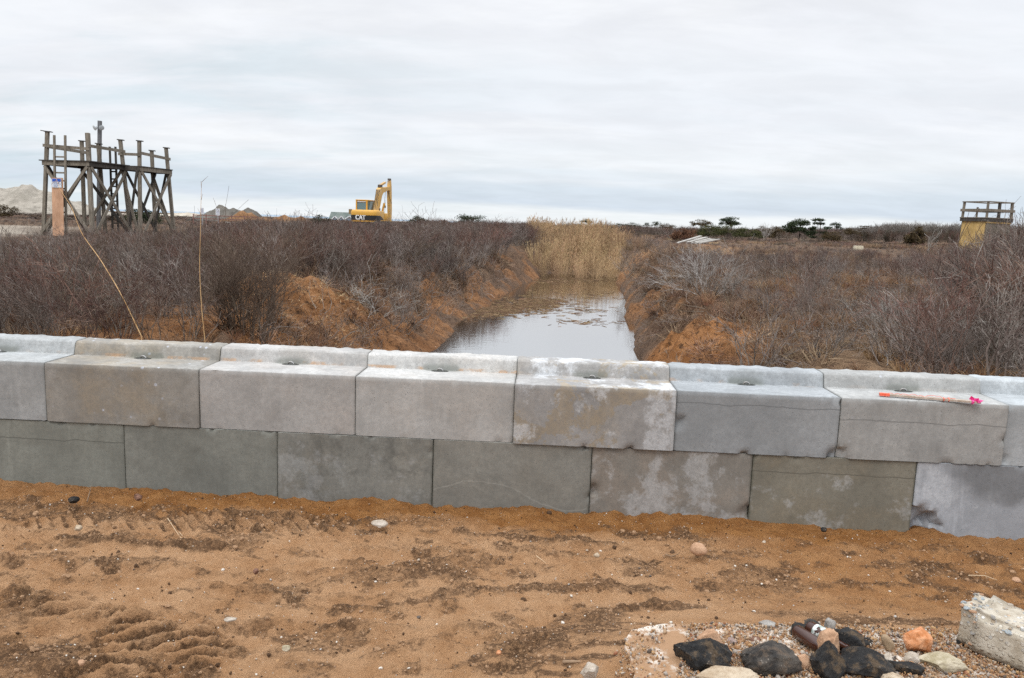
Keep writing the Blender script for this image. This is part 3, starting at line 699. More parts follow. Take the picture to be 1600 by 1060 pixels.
# near shrubs: fine twigs; far shrubs: fewer and thicker
NEAR = [proto('shrub_form', shrub_segs(100 + i, h=1.0 + .12 * (i % 2), nst=8 + i % 3, kids=((1.5, 1.4) if i < 3 else (1.0, 1.1)), rad=(.0075 if i < 3 else .0105), wig=(.17 if i < 3 else .22)), (m_tw, m_twb, m_twr, m_twg, m_tw, m_twg, m_twr)[i]) for i in range(7)]
LOW = [proto('shrub_form', shrub_segs(130 + i, h=.62, nst=10, tilt=.6, kids=((1.4, 1.3) if i % 2 else (1.0, 1.1)), rad=(.0055 if i % 2 else .0085), wig=.22), (m_twg, m_twr, m_twg, m_tw)[i]) for i in range(4)]
BANKT = [proto('shrub_form', shrub_segs(140 + i, h=.6, nst=4, tilt=.7, rad=.009, kids=(.9, .8), wig=.3, nseg=4), (m_tw, m_twg, m_twb)[i]) for i in range(3)]
MID = [proto('shrub_form', shrub_segs(150 + i, h=1.05, nst=12, tilt=.6, kids=(1.2, 1.2), rad=.013, wig=.17, base=.4), (m_tw, m_twr, m_tw, m_twg)[i]) for i in range(4)]
FAR = [proto('shrub_form', shrub_segs(170 + i, h=1.1, nst=22, tilt=.9, kids=(1.0, .8), rad=.028, wig=.15, base=1.0, nseg=4), (m_tw, m_twr, m_tw)[i]) for i in range(3)]
m_dks = twig_mat('dark_scrub', (.05, .043, .034), (.075, .062, .046), .9, (.11, .09, .07), .4)
FAR.append(proto('shrub_form', shrub_segs(176, h=1.1, nst=26, tilt=.9, kids=(1.1, 1.0), rad=.032, wig=.18, base=1.0, nseg=4), m_dks))
m_wood = twig_mat('bare_scrub', (.16, .14, .12), (.155, .135, .120), 3.0, (.24, .22, .20), .15)
WOODS = [proto('bare_tree_form', shrub_segs(180 + i, h=3.3, nst=9, tilt=.5, kids=(1.5, 1.4), rad=.055, wig=.2, base=.7, nseg=5), m_wood) for i in range(3)]

def blades(seed, n, h, spread, wid, droop, base=.05, nseg=3, lean=None):
    """grass blades as narrow two-faced strips"""
    r = np.random.default_rng(seed); V = []; F = []
    for _ in range(n):
        a = r.uniform(0, 6.283); b = base * math.sqrt(r.random()); p = np.array([b * math.cos(a), b * math.sin(a), 0.])
        d = np.array([math.cos(a) * spread * r.uniform(0, 1), math.sin(a) * spread * r.uniform(0, 1), 1.]); 
        if lean is not None: d[:2] += lean
        d /= np.linalg.norm(d); L = h * r.uniform(.5, 1.1); sd = np.cross(d, [r.normal(), r.normal(), .3]); sd /= np.linalg.norm(sd); i0 = len(V)
        for k in range(nseg + 1):
            w_ = wid * (1 - .8 * k / nseg) / 2; V += [p - sd * w_, p + sd * w_]
            d = d + np.array([0, 0, -droop * r.uniform(.3, 1.2)]) + r.normal(0, .06, 3); d /= np.linalg.norm(d); p = p + d * L / nseg
        for k in range(nseg): q = i0 + 2 * k; F.append((q, q + 1, q + 3, q + 2))
    return np.array(V), np.array(F)
m_grass = twig_mat('dead_grass', (.19, .12, .08), (.27, .175, .115), .3, (.40, .29, .20), .45)
m_root = twig_mat('root_mat', (.085, .048, .032), (.135, .078, .052), .3, (.30, .20, .135), .6)
def bproto(m, *a, **k):
    V, F = blades(*a, **k); return bpy.data.objects.new('grass_form', mesh_np('grass_form', V, F, m))
m_russ = twig_mat('russet_grass', (.17, .085, .05), (.26, .135, .075), .3, (.36, .22, .13), .4)
GRASS = [bproto((m_grass, m_russ, m_russ)[i], 200 + i, 70, .34, .8, .008, .35, .10) for i in range(3)]
ROOT = [bproto(m_root, 210 + i, 60, .42, 1.2, .008, .75, .16) for i in range(3)] + [bproto(m_grass, 215, 50, .40, 1.1, .008, .7, .16)]
FGRASS = [bproto(m_grass, 220 + i, 90, .55, .5, .03, .12, .8) for i in range(2)]

def scatter(name, label, cat, P, protos, scl, rot=None, pick=None, seed=1):
    """one uncountable growth = one object whose copies are geometry of that object"""
    P = np.asarray(P, np.float32); n = len(P); r = np.random.default_rng(seed)
    me = bpy.data.meshes.new(name); me.vertices.add(n); me.vertices.foreach_set('co', P.ravel())
    if rot is None: rot = np.stack([r.normal(0, .10, n), r.normal(0, .10, n), r.uniform(0, 6.283, n)], 1)
    if pick is None: pick = r.integers(0, len(protos), n)
    scl = np.asarray(scl, float)
    if scl.ndim == 1: scl = np.stack([scl] * 3, 1)
    a = me.attributes.new('rotv', 'FLOAT_VECTOR', 'POINT'); a.data.foreach_set('vector', np.asarray(rot, np.float32).ravel())
    a = me.attributes.new('sclv', 'FLOAT_VECTOR', 'POINT'); a.data.foreach_set('vector', np.asarray(scl, np.float32).ravel())
    a = me.attributes.new('pick', 'INT', 'POINT'); a.data.foreach_set('value', np.asarray(pick, np.int32).ravel())
    ng = bpy.data.node_groups.new(name, 'GeometryNodeTree')
    ng.interface.new_socket('Geometry', in_out='INPUT', socket_type='NodeSocketGeometry'); ng.interface.new_socket('Geometry', in_out='OUTPUT', socket_type='NodeSocketGeometry')
    gi = ng.nodes.new('NodeGroupInput'); go = ng.nodes.new('NodeGroupOutput')
    ip = ng.nodes.new('GeometryNodeInstanceOnPoints'); jn = ng.nodes.new('GeometryNodeJoinGeometry')
    for p in protos:
        oi = ng.nodes.new('GeometryNodeObjectInfo'); oi.inputs['Object'].default_value = p; oi.inputs['As Instance'].default_value = False
        g2 = ng.nodes.new('GeometryNodeGeometryToInstance'); ng.links.new(oi.outputs['Geometry'], g2.inputs[0]); ng.links.new(g2.outputs[0], jn.inputs[0])
    def na(an, typ):
        x = ng.nodes.new('GeometryNodeInputNamedAttribute'); x.data_type = typ; x.inputs['Name'].default_value = an; return x.outputs['Attribute']
    er = ng.nodes.new('FunctionNodeEulerToRotation'); ng.links.new(na('rotv', 'FLOAT_VECTOR'), er.inputs[0])
    ng.links.new(gi.outputs[0], ip.inputs['Points']); ng.links.new(jn.outputs[0], ip.inputs['Instance'])
    ip.inputs['Pick Instance'].default_value = True; ng.links.new(na('pick', 'INT'), ip.inputs['Instance Index'])
    ng.links.new(er.outputs[0], ip.inputs['Rotation']); ng.links.new(na('sclv', 'FLOAT_VECTOR'), ip.inputs['Scale'])
    ng.links.new(ip.outputs[0], go.inputs[0])
    o = obj(name, me); md = o.modifiers.new('scatter', 'NODES'); md.node_group = ng
    return tag(o, label, cat, kind='stuff')
def cand(x0, x1, y0, y1, dens, r, margin=170):
    n = int((x1 - x0) * (y1 - y0) * dens); x = r.uniform(x0, x1, n); y = r.uniform(y0, y1, n)
    u, v = proj(x, y, 1.0 + 0 * x); ok = (u > -margin) & (u < 1600 + margin)
    return x[ok], y[ok]
r = np.random.default_rng(12)
def mound_top(x, y): return np.exp(-(((x - MND.x) / 1.15) ** 2 + ((y - MND.y - .35) / .95) ** 2) ** 2)
def mound_m(x, y, k=1.0): return np.exp(-(((x - MND.x) / (1.45 * k)) ** 2 + ((y - MND.y) / (1.35 * k)) ** 2) ** 2)
def spoil_m(x, y): return np.exp(-(((x - MND2.x) / 1.3) ** 2 + ((y - MND2.y) / 1.5) ** 2) ** 2)
def crest(x, y, s, hp, jit=.16):
    """growth height: keeps the thickets as low as they stand in the photograph, so the far things show above them"""
    u, v = proj(x, y, land(x, y)); far = y > 68
    T = np.interp(u, [-150, 0, 120, 270, 330, 400, 470, 550, 620, 700, 830, 970, 1040, 1100, 1300, 1400, 1450, 1500, 1525, 1548, 1570, 1600, 1750], [378, 374, 370, 364, 354, 346, 347, 350, 349, 346, 347, 358, 378, 386, 390, 393, 387, 380, 376, 366, 356, 347, 338])
    T = np.where(far, np.interp(u, [0, 300, 500, 830, 970, 1050, 1450, 1600], [342, 347, 351, 350, 357, 372, 381, 385]), T)
    T = np.where(y > 118, np.interp(u, [0, 300, 500, 830, 970, 1050, 1200, 1300, 1400, 1600], [340, 344, 349, 349, 352, 355, 359, 356, 350, 352]), T)
    T = T + (fbm(u * .018, y * .12, 19, 3) - .5) * np.where(far, 6, 22) * np.interp(u, [900, 1000, 1400, 1480], [1, .5, .5, 1])
    hz = 348.6 + (u - 800) * .0358
    ztop = CAM_Z - (T - hz) / F_PX * y
    lim = (ztop - land(x, y)) / hp * r.uniform(1 - jit * 2.2, 1 + jit, len(x))
    s2 = np.minimum(s, np.maximum(lim, .16)); return s2
# -- near thicket, left of the ditch
x, y = cand(-15, 3, 7.6, 24, 6.5, r); al, pe, hw = ditch(x, y); e = -pe - hw
fr = fbm(x * .8, y * .8, 44, 3)
p = np.where(e > 2.3, .85, 0.0) * sstep(7.7, 8.8, y) + .10 * ((e > .9) & (e <= 2.3))
p = p * (1 - mound_m(x, y, 1.2)) * (.25 + 1.3 * fr) * (1 - .8 * sstep(-.5, 1.2, x - MND.x + 1.0) * sstep(MND.y + .3, MND.y - .6, y))
k = (r.random(len(x)) < p) & (pe < 0)
x, y = x[k], y[k]; al, pe, hw = ditch(x, y); e = -pe - hw
s = r.uniform(.75, 1.18, len(x)) * (.80 + .35 * fbm(x * .3, y * .3, 46, 2)) * np.where(e < 2.3, .6, 1) * (1 + .28 * sstep(9, 15, y) * sstep(-7, -3, x)); s = crest(x, y, s, 1.0)
scatter('shrub_thicket', 'dense leafless grey-brown shrub thicket left of the ditch', 'shrubs', np.stack([x, y, land(x, y)], 1), NEAR, s, seed=2)
# -- right field: low sparse shrubs
x, y = cand(2, 26, 7.6, 26, 5.5, r); al, pe, hw = ditch(x, y); e = pe - hw
fr = fbm(x * .45, y * .45, 47, 4)
p = (e > 1.25) * (.10 + .90 * sstep(.42, .58, fr)) * (1 - spoil_m(x, y)) * (.25 + .75 * sstep(1.2, 2.2, e)) * .90
k = (r.random(len(x)) < p) & (pe > 0); x, y = x[k], y[k]
edge = sstep(4.6, 8.2, x + (y - 9) * -.42)
s = r.uniform(.65, 1.15, len(x)) * (1 + .35 * edge); s = crest(x, y, s, .62)
scatter('low_shrubs', 'low ash-grey leafless shrubs over russet grass right of the ditch', 'shrubs', np.stack([x, y, land(x, y)], 1), LOW, s, seed=3)
# -- tall thicket at the right edge
x, y = cand(4.2, 24, 8.0, 30, 4.2, r); uq, vq = proj(x, y, 1.0 + 0 * x)
k = r.random(len(x)) < sstep(1400, 1510, uq + (fbm(x * .8, y * .8, 48, 2) - .5) * 90) * .62 * (.5 + .7 * fbm(x * .9, y * .9, 55, 2)); x, y = x[k], y[k]
uq, vq = proj(x, y, 1.0 + 0 * x); s = r.uniform(.85, 1.2, len(x)) * (1 + .75 * sstep(1430, 1590, uq)); s = crest(x, y, s, 1.12)
scatter('shrub_thicket', 'tall tangled grey shrub thicket at the right, hiding the foot of the yellow tower', 'shrubs', np.stack([x, y, land(x, y)], 1), [NEAR[0], NEAR[3], NEAR[4], NEAR[2]], s, seed=4)
# -- middle distance both sides
x, y = cand(-44, 50, 22, 66, 1.9, r); al, pe, hw = ditch(x, y)
fr = fbm(x * .25, y * .25, 49, 4); left = pe < 0
sandz = sstep(-21, -23.5, x) * sstep(22, 26, y) * sstep(47, 40, y)
p = np.where(left, .9, .30 + .5 * sstep(.4, .6, fr)) * (1 - .97 * sandz) * np.where(al < DLEN + 8, np.abs(pe) > hw + 1.3, 1) * (1 - .85 * np.exp(-(((x - KNOLL.x) / 3.5) ** 2 + ((y - KNOLL.y) / 4) ** 2)))
k = r.random(len(x)) < p; x, y, left, pe = x[k], y[k], left[k], pe[k]
s = r.uniform(.7, 1.15, len(x)) * np.where(left, 1.05, .55 + .12 * sstep(12, 30, x))
s = crest(x, y, s, 1.05)
scatter('scrub', 'brown leafless scrub covering the land along and beyond the ditch', 'shrubs', np.stack([x, y, land(x, y)], 1), MID, s, seed=5)
# -- far heath
x, y = cand(-150, 180, 64, 240, .30, r); fr = fbm(x * .06, y * .06, 50, 3)
k = r.random(len(x)) < (.35 + .6 * sstep(.4, .6, fr)); x, y = x[k], y[k]
s = r.uniform(.6, 1.1, len(x)) * (.75 + .25 * (x < 0)); sz_ = crest(x, y, s * np.where(y > 118, 2.3, .8), 1.1, .22); sc = np.stack([s * 1.3, s * 1.3, sz_], 1)
scatter('heath', 'dull purple-brown heath reaching to the horizon', 'heath', np.stack([x, y, land(x, y)], 1), FAR, sc, pick=np.where((y > 118) & (x > 15) & (x / y < .42) & (r.random(len(x)) < .7), 3, r.integers(0, 3, len(x))), seed=6)
# -- grey bare woods on the rise at the right
n = 520; y = r.uniform(135, 210, n); uu = r.uniform(1305, 1660, n) - 40 * (r.random(n) < .1); x = (uu - 800) / F_PX * y
s = r.uniform(.7, 1.05, n) * (.62 + .38 * sstep(1300, 1400, uu))
scatter('bare_woods', 'grey windswept bare woods on the rise at the right horizon', 'woods', np.stack([x, y, land(x, y) - .2], 1), WOODS, np.stack([s * 1.3, s * 1.3, s * .9], 1), seed=7)
# -- dead grass, roots and reed litter on the banks
x, y = cand(-4, 7, 8.3, 34, 44, r); al, pe, hw = ditch(x, y); e = np.abs(pe) - hw
p = np.where(pe < 0, sstep(.45, 1.2, e) * sstep(4.6, 3.4, e), sstep(.30, .8, e) * sstep(2.2, 1.4, e)) * (al < DLEN + 2)
p = p * (.10 + 1.1 * sstep(.40, .58, fbm(x * 1.9, y * 1.9, 51, 4))) * (1 - .95 * spoil_m(x, y)) * (1 - .95 * mound_top(x, y)) * sstep(50, 16, y) * np.where(pe < 0, .55 + .45 * sstep(10, 15, y), 1)
k = r.random(len(x)) < p; x, y, pe = x[k], y[k], pe[k]; n = len(x)
s = r.uniform(.5, 1.15, n)
sx = np.sign(pe)
rot = np.stack([r.normal(0, .3, n), -sx * r.uniform(.3, 1.3, n), r.normal(0, .5, n)], 1)
scatter('bank_roots', 'matted brown roots and dead grass hanging down both ditch banks', 'dead grass', np.stack([x, y, land(x, y)], 1), ROOT, s, rot, seed=8)
x, y = cand(-4, 7, 8.3, 30, 7, r); al, pe, hw = ditch(x, y); e = np.abs(pe) - hw
k = (r.random(len(x)) < .55) & (e > .25) & (e < np.where(pe < 0, 2.8, 1.7)) & (mound_top(x, y) < .4) & (spoil_m(x, y) < .4); x, y, pe = x[k], y[k], pe[k]; n = len(x); sx = np.sign(pe)
scatter('fallen_twigs', 'tangled dead twigs and bared roots hanging down the ditch banks', 'twigs', np.stack([x, y, land(x, y) + .03], 1), BANKT, r.uniform(.4, 1.1, n), np.stack([r.normal(0, .5, n), -sx * r.uniform(.7, 1.7, n), r.normal(0, .6, n)], 1), seed=18)
x, y = cand(-13, 22, 7.3, 26, 13, r); al, pe, hw = ditch(x, y); e = np.abs(pe) - hw
g_ = np.where(pe > 0, .30 + .6 * sstep(.45, .6, fbm(x * .5 + 4, y * .5, 35, 3)), .55 * sstep(12, 8, y)) * (e > 1.0) * (1 - spoil_m(x, y)) * (1 - .8 * mound_m(x, y))
k = r.random(len(x)) < g_; x, y = x[k], y[k]
scatter('dead_grass', 'tufts of straw-brown dead grass between the shrubs', 'dead grass', np.stack([x, y, land(x, y)], 1), GRASS, r.uniform(.45, 1.0, len(x)), seed=9)
x, y = cand(6, 60, 26, 95, .9, r); k = r.random(len(x)) < (.15 + .7 * sstep(.48, .62, fbm(x * .16 + 4, y * .16, 35, 4))) * (x / y < .62); x, y = x[k], y[k]
scatter('field_grass', 'pale russet dead grass across the far right field', 'dead grass', np.stack([x, y, land(x, y)], 1), FGRASS, crest(x, y, r.uniform(.5, 1.0, len(x)), .6), seed=10)
# -- straw litter on the spoil mound
n = 800; a = r.uniform(0, 6.283, n); q = np.sqrt(r.random(n)); x = MND.x + 1.2 * q * np.cos(a); y = MND.y + 1.1 * q * np.sin(a)
n2 = 1100; x = np.concatenate([x, r.uniform(-2.9, -.6, n2)]); y = np.concatenate([y, r.uniform(8.4, 12.5, n2)]); n += n2
al, pe, hw = ditch(x, y); k = (np.abs(pe) > hw + .1); x, y = x[k], y[k]; n = len(x)
m_chip = twig_mat('straw_chip', (.34, .22, .13), (.46, .31, .19), .1, (.55, .42, .28), .5)
CHIP = [bproto(m_chip, 230 + i, 5, .16, 2.0, .011, .2, .08) for i in range(3)]
scatter('straw_litter', 'broken straw and bark litter on the orange spoil mound', 'litter', np.stack([x, y, land(x, y) + .01], 1), CHIP, np.stack([r.uniform(.4, 1.0, n)] * 2 + [r.uniform(.1, .35, n)], 1), np.stack([r.normal(0, .35, n), r.normal(0, .35, n), r.uniform(0, 6.28, n)], 1), seed=11)
# -- reeds at the head of the ditch
def reed_proto(seed, n=26, h=2.5):
    r = np.random.default_rng(seed); S = []
    for _ in range(n):
        a = r.uniform(0, 6.283); b = .45 * math.sqrt(r.random()); p = np.array([b * math.cos(a), b * math.sin(a), 0.]); d = np.array([r.normal(0, .17), r.normal(0, .15), 1.]); L = h * r.uniform(.6, 1.08)
        if r.random() < .22: d[0] += r.normal(0, .9); L *= .8
        d /= np.linalg.norm(d)
        for k in range(5):
            d = d + r.normal(0, .035, 3); d /= np.linalg.norm(d); q = p + d * L / 5
            S.append((*p, *q, .011 - .0015 * k, .0095 - .0015 * k)); 
            if k > 0 and r.random() < .7:
                dd = d + r.normal(0, .35, 3); dd /= np.linalg.norm(dd); S.append((*q, *(q + dd * r.uniform(.2, .45)), .010, .003))
            p = q
        for _k in range(3):
            dd = d + r.normal(0, .22, 3); S.append((*p, *(p + dd * .22), .011, .004))
    return np.array(S)
m_reed = twig_mat('dry_reed', (.19, .12, .07), (.40, .265, .155), 1.9, (.48, .34, .21), .35)
REED = [proto('reed_form', reed_proto(240 + i), m_reed) for i in range(3)]
yq = np.concatenate([r.uniform(36.6, 41, 70), r.uniform(41, 48, 60), r.uniform(48, 60, 230)]); uq = np.where(r.random(len(yq)) < .6, r.normal(893, 36, len(yq)), r.uniform(828, 968, len(yq))); uq = np.clip(uq, 815, 985); px_ = (uq - 800) / F_PX * yq; py_ = yq
zq = np.maximum(land(px_, py_), ZW - .1) - .05
top_ = np.interp(yq, [36.5, 41, 47, 51, 60], [.75, 1.3, 2.0, 2.32, 2.32]) - .30 * sstep(930, 968, uq) + .28 * sstep(860, 835, uq)
s = np.clip((top_ - zq) / 2.55, .2, 1.2) * r.uniform(.60, 1.06, len(yq)) * (.84 + .3 * vnoise(uq * .07, yq * .15, 88))
scatter('reed_bed', 'tall golden dry reed bed at the far end of the ditch', 'reeds', np.stack([px_, py_, zq], 1), REED, s, seed=12)
# -- floating mat of broken reed
n = 1900
q1 = PZ(745, 492, ZW); q2 = PZ(860, 470, ZW); q3 = PZ(830, 482, ZW); q4 = PZ(945, 488, ZW)
pts = []
for kk in range(n):
    m = r.random()
    if m < .74: p = q1.lerp(q2, r.random() ** .8); w_ = .7; p = p + Vector((r.normal(0, .45), r.normal(0, w_), 0))
    elif m < .82: p = q3.lerp(q4, r.random() ** 1.5); p = p + Vector((r.normal(0, .3), r.normal(0, .9), 0))
    elif m < .84: p = PZ(870, 505, ZW).lerp(PZ(965, 503, ZW), r.random()) + Vector((r.normal(0, .25), r.normal(0, .35), 0))
    elif m < .93: p = PZ(835, 440, ZW).lerp(PZ(960, 436, ZW), r.random()) + Vector((r.normal(0, .4), r.normal(0, .7), 0))
    else: p = PZ(790, 470, ZW).lerp(PZ(960, 460, ZW), r.random()) + Vector((r.normal(0, .3), r.normal(0, 2.0), 0))
    pts.append((p.x, p.y, ZW + .006))
pts = np.array(pts)
S = np.array([(-.15, 0, 0, .15, .01, .0, .007, .005), (-.06, .03, 0, .09, -.06, .006, .007, .005)])
FL = [proto('reed_scrap', S, m_reed), proto('reed_scrap', S[:1], twig_mat('wet_reed', (.16, .10, .065), (.19, .125, .085), .1, None, .3))]
scatter('floating_debris', 'raft of broken reed stems floating on the ditch water', 'debris', pts, FL, r.uniform(.3, 1.1, n), np.stack([r.normal(0, .05, n), r.normal(0, .05, n), r.normal(.2, .9, n)], 1), seed=13)

# -- shrubs one can tell apart
def shrub(label, u, v, zg, S, mat, group=None, Y=None):
    p = PZ(u, v, zg) if Y is None else PY(u, v, Y)
    V, F = tubes3(S); o = obj('bare_shrub', mesh_np('bare_shrub', V, F, mat)); o.location = (p.x, p.y, land_z(p.x, p.y) - .05)
    return tag(o, label, 'shrub', group)
shrub('tall brown many-stemmed bare shrub whose top twigs stand against the sky', 393, 505, .70, shrub_segs(301, h=2.12, nst=44, tilt=.42, rad=.010, kids=(1.2, 1.2), wig=.10, up=.3, spr=.42, base=.6, nseg=7, pct=100), m_twb)
shrub('bleached crooked bare shrub on the brow above the left bank', 590, 448, .95, shrub_segs(302, h=.95, nst=7, tilt=.8, rad=.011, kids=(1.0, .9), wig=.3, up=.4, spr=.6), m_twp)
shrub('pale dead branch leaning down the left bank below the bleached shrub', 585, 470, .75, shrub_segs(303, h=.7, nst=2, pct=100, tilt=.9, rad=.012, kids=(.6, .6), wig=.3, up=-.1, spr=.6), m_twp)
shrub('broad pale grey shrub sprawling over the right bank', 1105, 470, .70, shrub_segs(304, h=1.05, nst=26, tilt=1.5, rad=.0095, kids=(1.2, 1.2), wig=.16, up=.25, spr=.45, base=.3), m_twp)
shrub('small dark bare shrub standing at the right brink beside the reeds', 985, 428, .9, shrub_segs(305, h=1.1, nst=16, tilt=.6, rad=.014, kids=(1.3, 1.1), wig=.16), m_tw, Y=31)
shrub('grey forked shrub beside the orange slope behind the wall', 1175, 555, .75, shrub_segs(306, h=.95, nst=8, tilt=.75, rad=.010, kids=(1.2, 1.1), wig=.2), m_twg)
shrub('dark thin sapling in front of the left bank, just behind the wall', 462, 540, .62, shrub_segs(307, h=.75, nst=3, pct=100, tilt=.5, rad=.008, kids=(1.0, .8), wig=.16), m_twb)
shrub('lone pale stem standing above the right field grass', 1450, 400, 1.2, shrub_segs(308, h=1.6, nst=2, pct=100, tilt=.35, rad=.03, kids=(.7, .6), wig=.2), m_twp, Y=38)
shrub('silvery upright shrub amid the right thicket', 1375, 500, .95, shrub_segs(309, h=.85, nst=9, tilt=.45, rad=.007, kids=(1.2, 1.2), wig=.2), m_twp, Y=11.5)
# tall reed stems
m_stalk = mat_mottle('reed_stalk', (.42, .25, .11), (.58, .38, .19), 6)
def stalk(label, pix, Y0, Y1, rad):
    n = len(pix); P = [PY(u, v, Y0 + (Y1 - Y0) * i / (n - 1)) for i, (u, v) in enumerate(pix)]; b = P[0].copy()
    root = empty('reed_stalk', (b.x, b.y, land_z(b.x, b.y) - .05)); off = Vector(root.location)
    dense = []
    for i in range(n - 1):
        for q in range(6):
            t = q / 6; p0 = P[max(i - 1, 0)]; p1 = P[i]; p2 = P[i + 1]; p3 = P[min(i + 2, n - 1)]
            dense.append(.5 * ((2 * p1) + (p2 - p0) * t + (2 * p0 - 5 * p1 + 4 * p2 - p3) * t * t + (3 * p1 - p0 - 3 * p2 + p3) * t ** 3))
    dense.append(P[-1]); dense = [Vector((b.x, b.y, off.z))] + dense
    N = len(dense); rad_ = [rad * (1 - .75 * i / N) for i in range(N)]
    MB().tube([p - off for p in dense], rad_, 6).build('stem', m_stalk, root, 60)
    return root, dense, off
m_plume = mat_mottle('reed_tip', (.10, .06, .045), (.2, .12, .08), 20)
rt, ds, off = stalk('a', [(221, 526), (190, 462), (158, 408), (128, 365), (112, 325), (95, 298), (88, 280)], 8.6, 9.6, .0062)
tag(rt, 'long dry reed stem arching up in front of the timber tower', 'reed', 'two tall reed stems behind the wall')
S = []; q = np.random.default_rng(4)
for i in (-20, -16, -13, -10, -7, -4, -2):
    p = np.array(ds[i] - off); d = q.normal(0, 1, 3); S.append((*p, *(p + d / np.linalg.norm(d) * .09), .004, .002))
for s1 in S: V, F = tubes3([s1]); obj('side_twig', mesh_np('side_twig', V, F, m_plume), rt)
rt, ds, off = stalk('b', [(320, 530), (315, 480), (312, 420), (313, 370), (314, 320), (315, 285)], 8.7, 8.9, .0052)
tag(rt, 'upright dry reed stem rising straight against the sky', 'reed', 'two tall reed stems behind the wall')
S = []
for i in (-9, -6, -3, -1):
    p = np.array(ds[i] - off); S.append((*p, *(p + np.array([q.normal(0, .05), 0, .07])), .003, .001))
for s1 in S: V, F = tubes3([s1]); obj('side_twig', mesh_np('side_twig', V, F, m_plume), rt)

# ------------------------------------------------------------------ evergreens
def needle_mat(name, a, b):
    t = NT(name); col = t.mix(t.rng(t.noise(t.co('Object'), 3.0, 4), .38, .62), a, b)
    return t.done(col, .85, .15)
m_pine = needle_mat('pine_needles', (.020, .030, .016), (.050, .064, .030)); m_jun = needle_mat('juniper', (.028, .034, .014), (.085, .085, .028))
m_rust = needle_mat('rust_needles', (.09, .045, .026), (.16, .080, .045)); m_brg = needle_mat('browned_needles', (.05, .038, .020), (.10, .070, .034))
m_bark = mat_mottle('pine_bark', (.07, .055, .045), (.14, .115, .095), 5)
def clump_mesh(seed, clumps, n, size):
    r = np.random.default_rng(seed); V = []; F = []
    for (cx, cy, cz, rx, ry, rz) in clumps:
        m = int(n * (rx * ry * rz) ** .5) + 20
        g = r.normal(0, .5, (m, 3)); g /= np.maximum(1, np.linalg.norm(g, axis=1, keepdims=True))
        c = np.array([cx, cy, cz]) + g * np.array([rx, ry, rz])
        d = r.normal(0, 1, (m, 3)); d[:, 2] = d[:, 2] * .6 + .35; d /= np.linalg.norm(d, axis=1, keepdims=True); s_ = np.cross(d, r.normal(0, 1, (m, 3))); s_ /= np.linalg.norm(s_, axis=1, keepdims=True)
        L = size * r.uniform(.6, 1.4, (m, 1)); b = len(V)
        a0 = c - s_ * L * .22; a1 = c + s_ * L * .22; a2 = c + d * L
        blk = np.stack([a0, a1, a2], 1).reshape(-1, 3); F.append(np.arange(m * 3).reshape(-1, 3) + sum(len(v) for v in V)); V.append(blk)
    return np.concatenate(V), np.concatenate(F)
def evergreen(name, label, u, vb, vt, wpx, Y, style, mat, seed, group='evergreens on the heath'):
    p = PY(u, vb, Y); h = (vb - vt) / F_PX * Y * 1.02; wd = wpx / F_PX * Y; r = np.random.default_rng(seed)
    z0 = p.z; root = empty(name, (p.x, p.y, z0)); tag(root, label, 'tree', group)
    cl = []; limbs = MB(); dep = land_z(p.x, p.y) - z0 - .2
    if style == 'flat':
        limbs.tube([(0, 0, dep), (wd * .02, 0, h * .25), (-wd * .03, 0, h * .45), (wd * .05, 0, h * .7)], [.11 * h / 2.5, .09 * h / 2.5, .075 * h / 2.5, .04 * h / 2.5], 7)
        for k in range(17):
            a = r.uniform(0, 6.283); q = wd * .45 * math.sqrt(r.random()); cx, cy = q * math.cos(a), q * math.sin(a); cz = h * (r.uniform(.24, .66) + .30 * (1 - (q / (wd * .47)) ** 2) * r.uniform(.5, 1))
            limbs.tube([(0, 0, h * .4), (cx * .5, cy * .5, h * .55), (cx, cy, cz)], [.04 * h / 2.5, .03 * h / 2.5, .015 * h / 2.5], 5); cl.append((cx, cy, cz, wd * r.uniform(.10, .2), wd * .18, h * r.uniform(.07, .15)))
        cl.append((0, 0, h * .82, wd * .30, wd * .3, h * .15))
    elif style == 'tier':
        limbs.tube([(0, 0, dep), (.03 * wd, 0, h * .5), (0, 0, h * .97)], [.08 * h / 2.5, .06 * h / 2.5, .02], 7)
        for zt, q in ((.22, .42), (.42, .34), (.62, .45), (.80, .26), (.95, .40)):
            for sgn in (-1, 1):
                if r.random() < .9:
                    cx = sgn * wd * q * r.uniform(.5, .95); cy = r.normal(0, .15) * wd; limbs.tube([(0, 0, h * zt - .05 * h), (cx, cy, h * zt)], [.03, .012], 5); cl.append((cx, cy, h * zt, wd * .22, wd * .2, h * .055))
        cl.append((0, 0, h * .95, wd * .25, wd * .22, h * .06))
    else:
        limbs.tube([(0, 0, dep), (.05 * wd, 0, h * .3), (0, 0, h * .75)], [.07 * h / 1.5, .05 * h / 1.5, .02], 6)
        for k in range(26):
            a = r.uniform(0, 6.283); q = wd * .46 * math.sqrt(r.random()); cx, cy = q * math.cos(a), q * math.sin(a) * .8
            cz = h * r.uniform(.10, .9) * (1 - .40 * (q / (wd * .46)) ** 2); cl.append((cx, cy, cz, wd * .16, wd * .15, h * .16)); limbs.tube([(0, 0, h * .2), (cx, cy, cz)], [.03, .012], 4)
    limbs.build('trunk', m_bark, root, 60)
    sz = max(.11, h * .085) * (1 if style != 'tier' else .9)
    V, F = clump_mesh(seed, cl, 480 if Y < 150 else 300, sz); obj('crown', mesh_np('crown', V, F, mat), root)
    return root
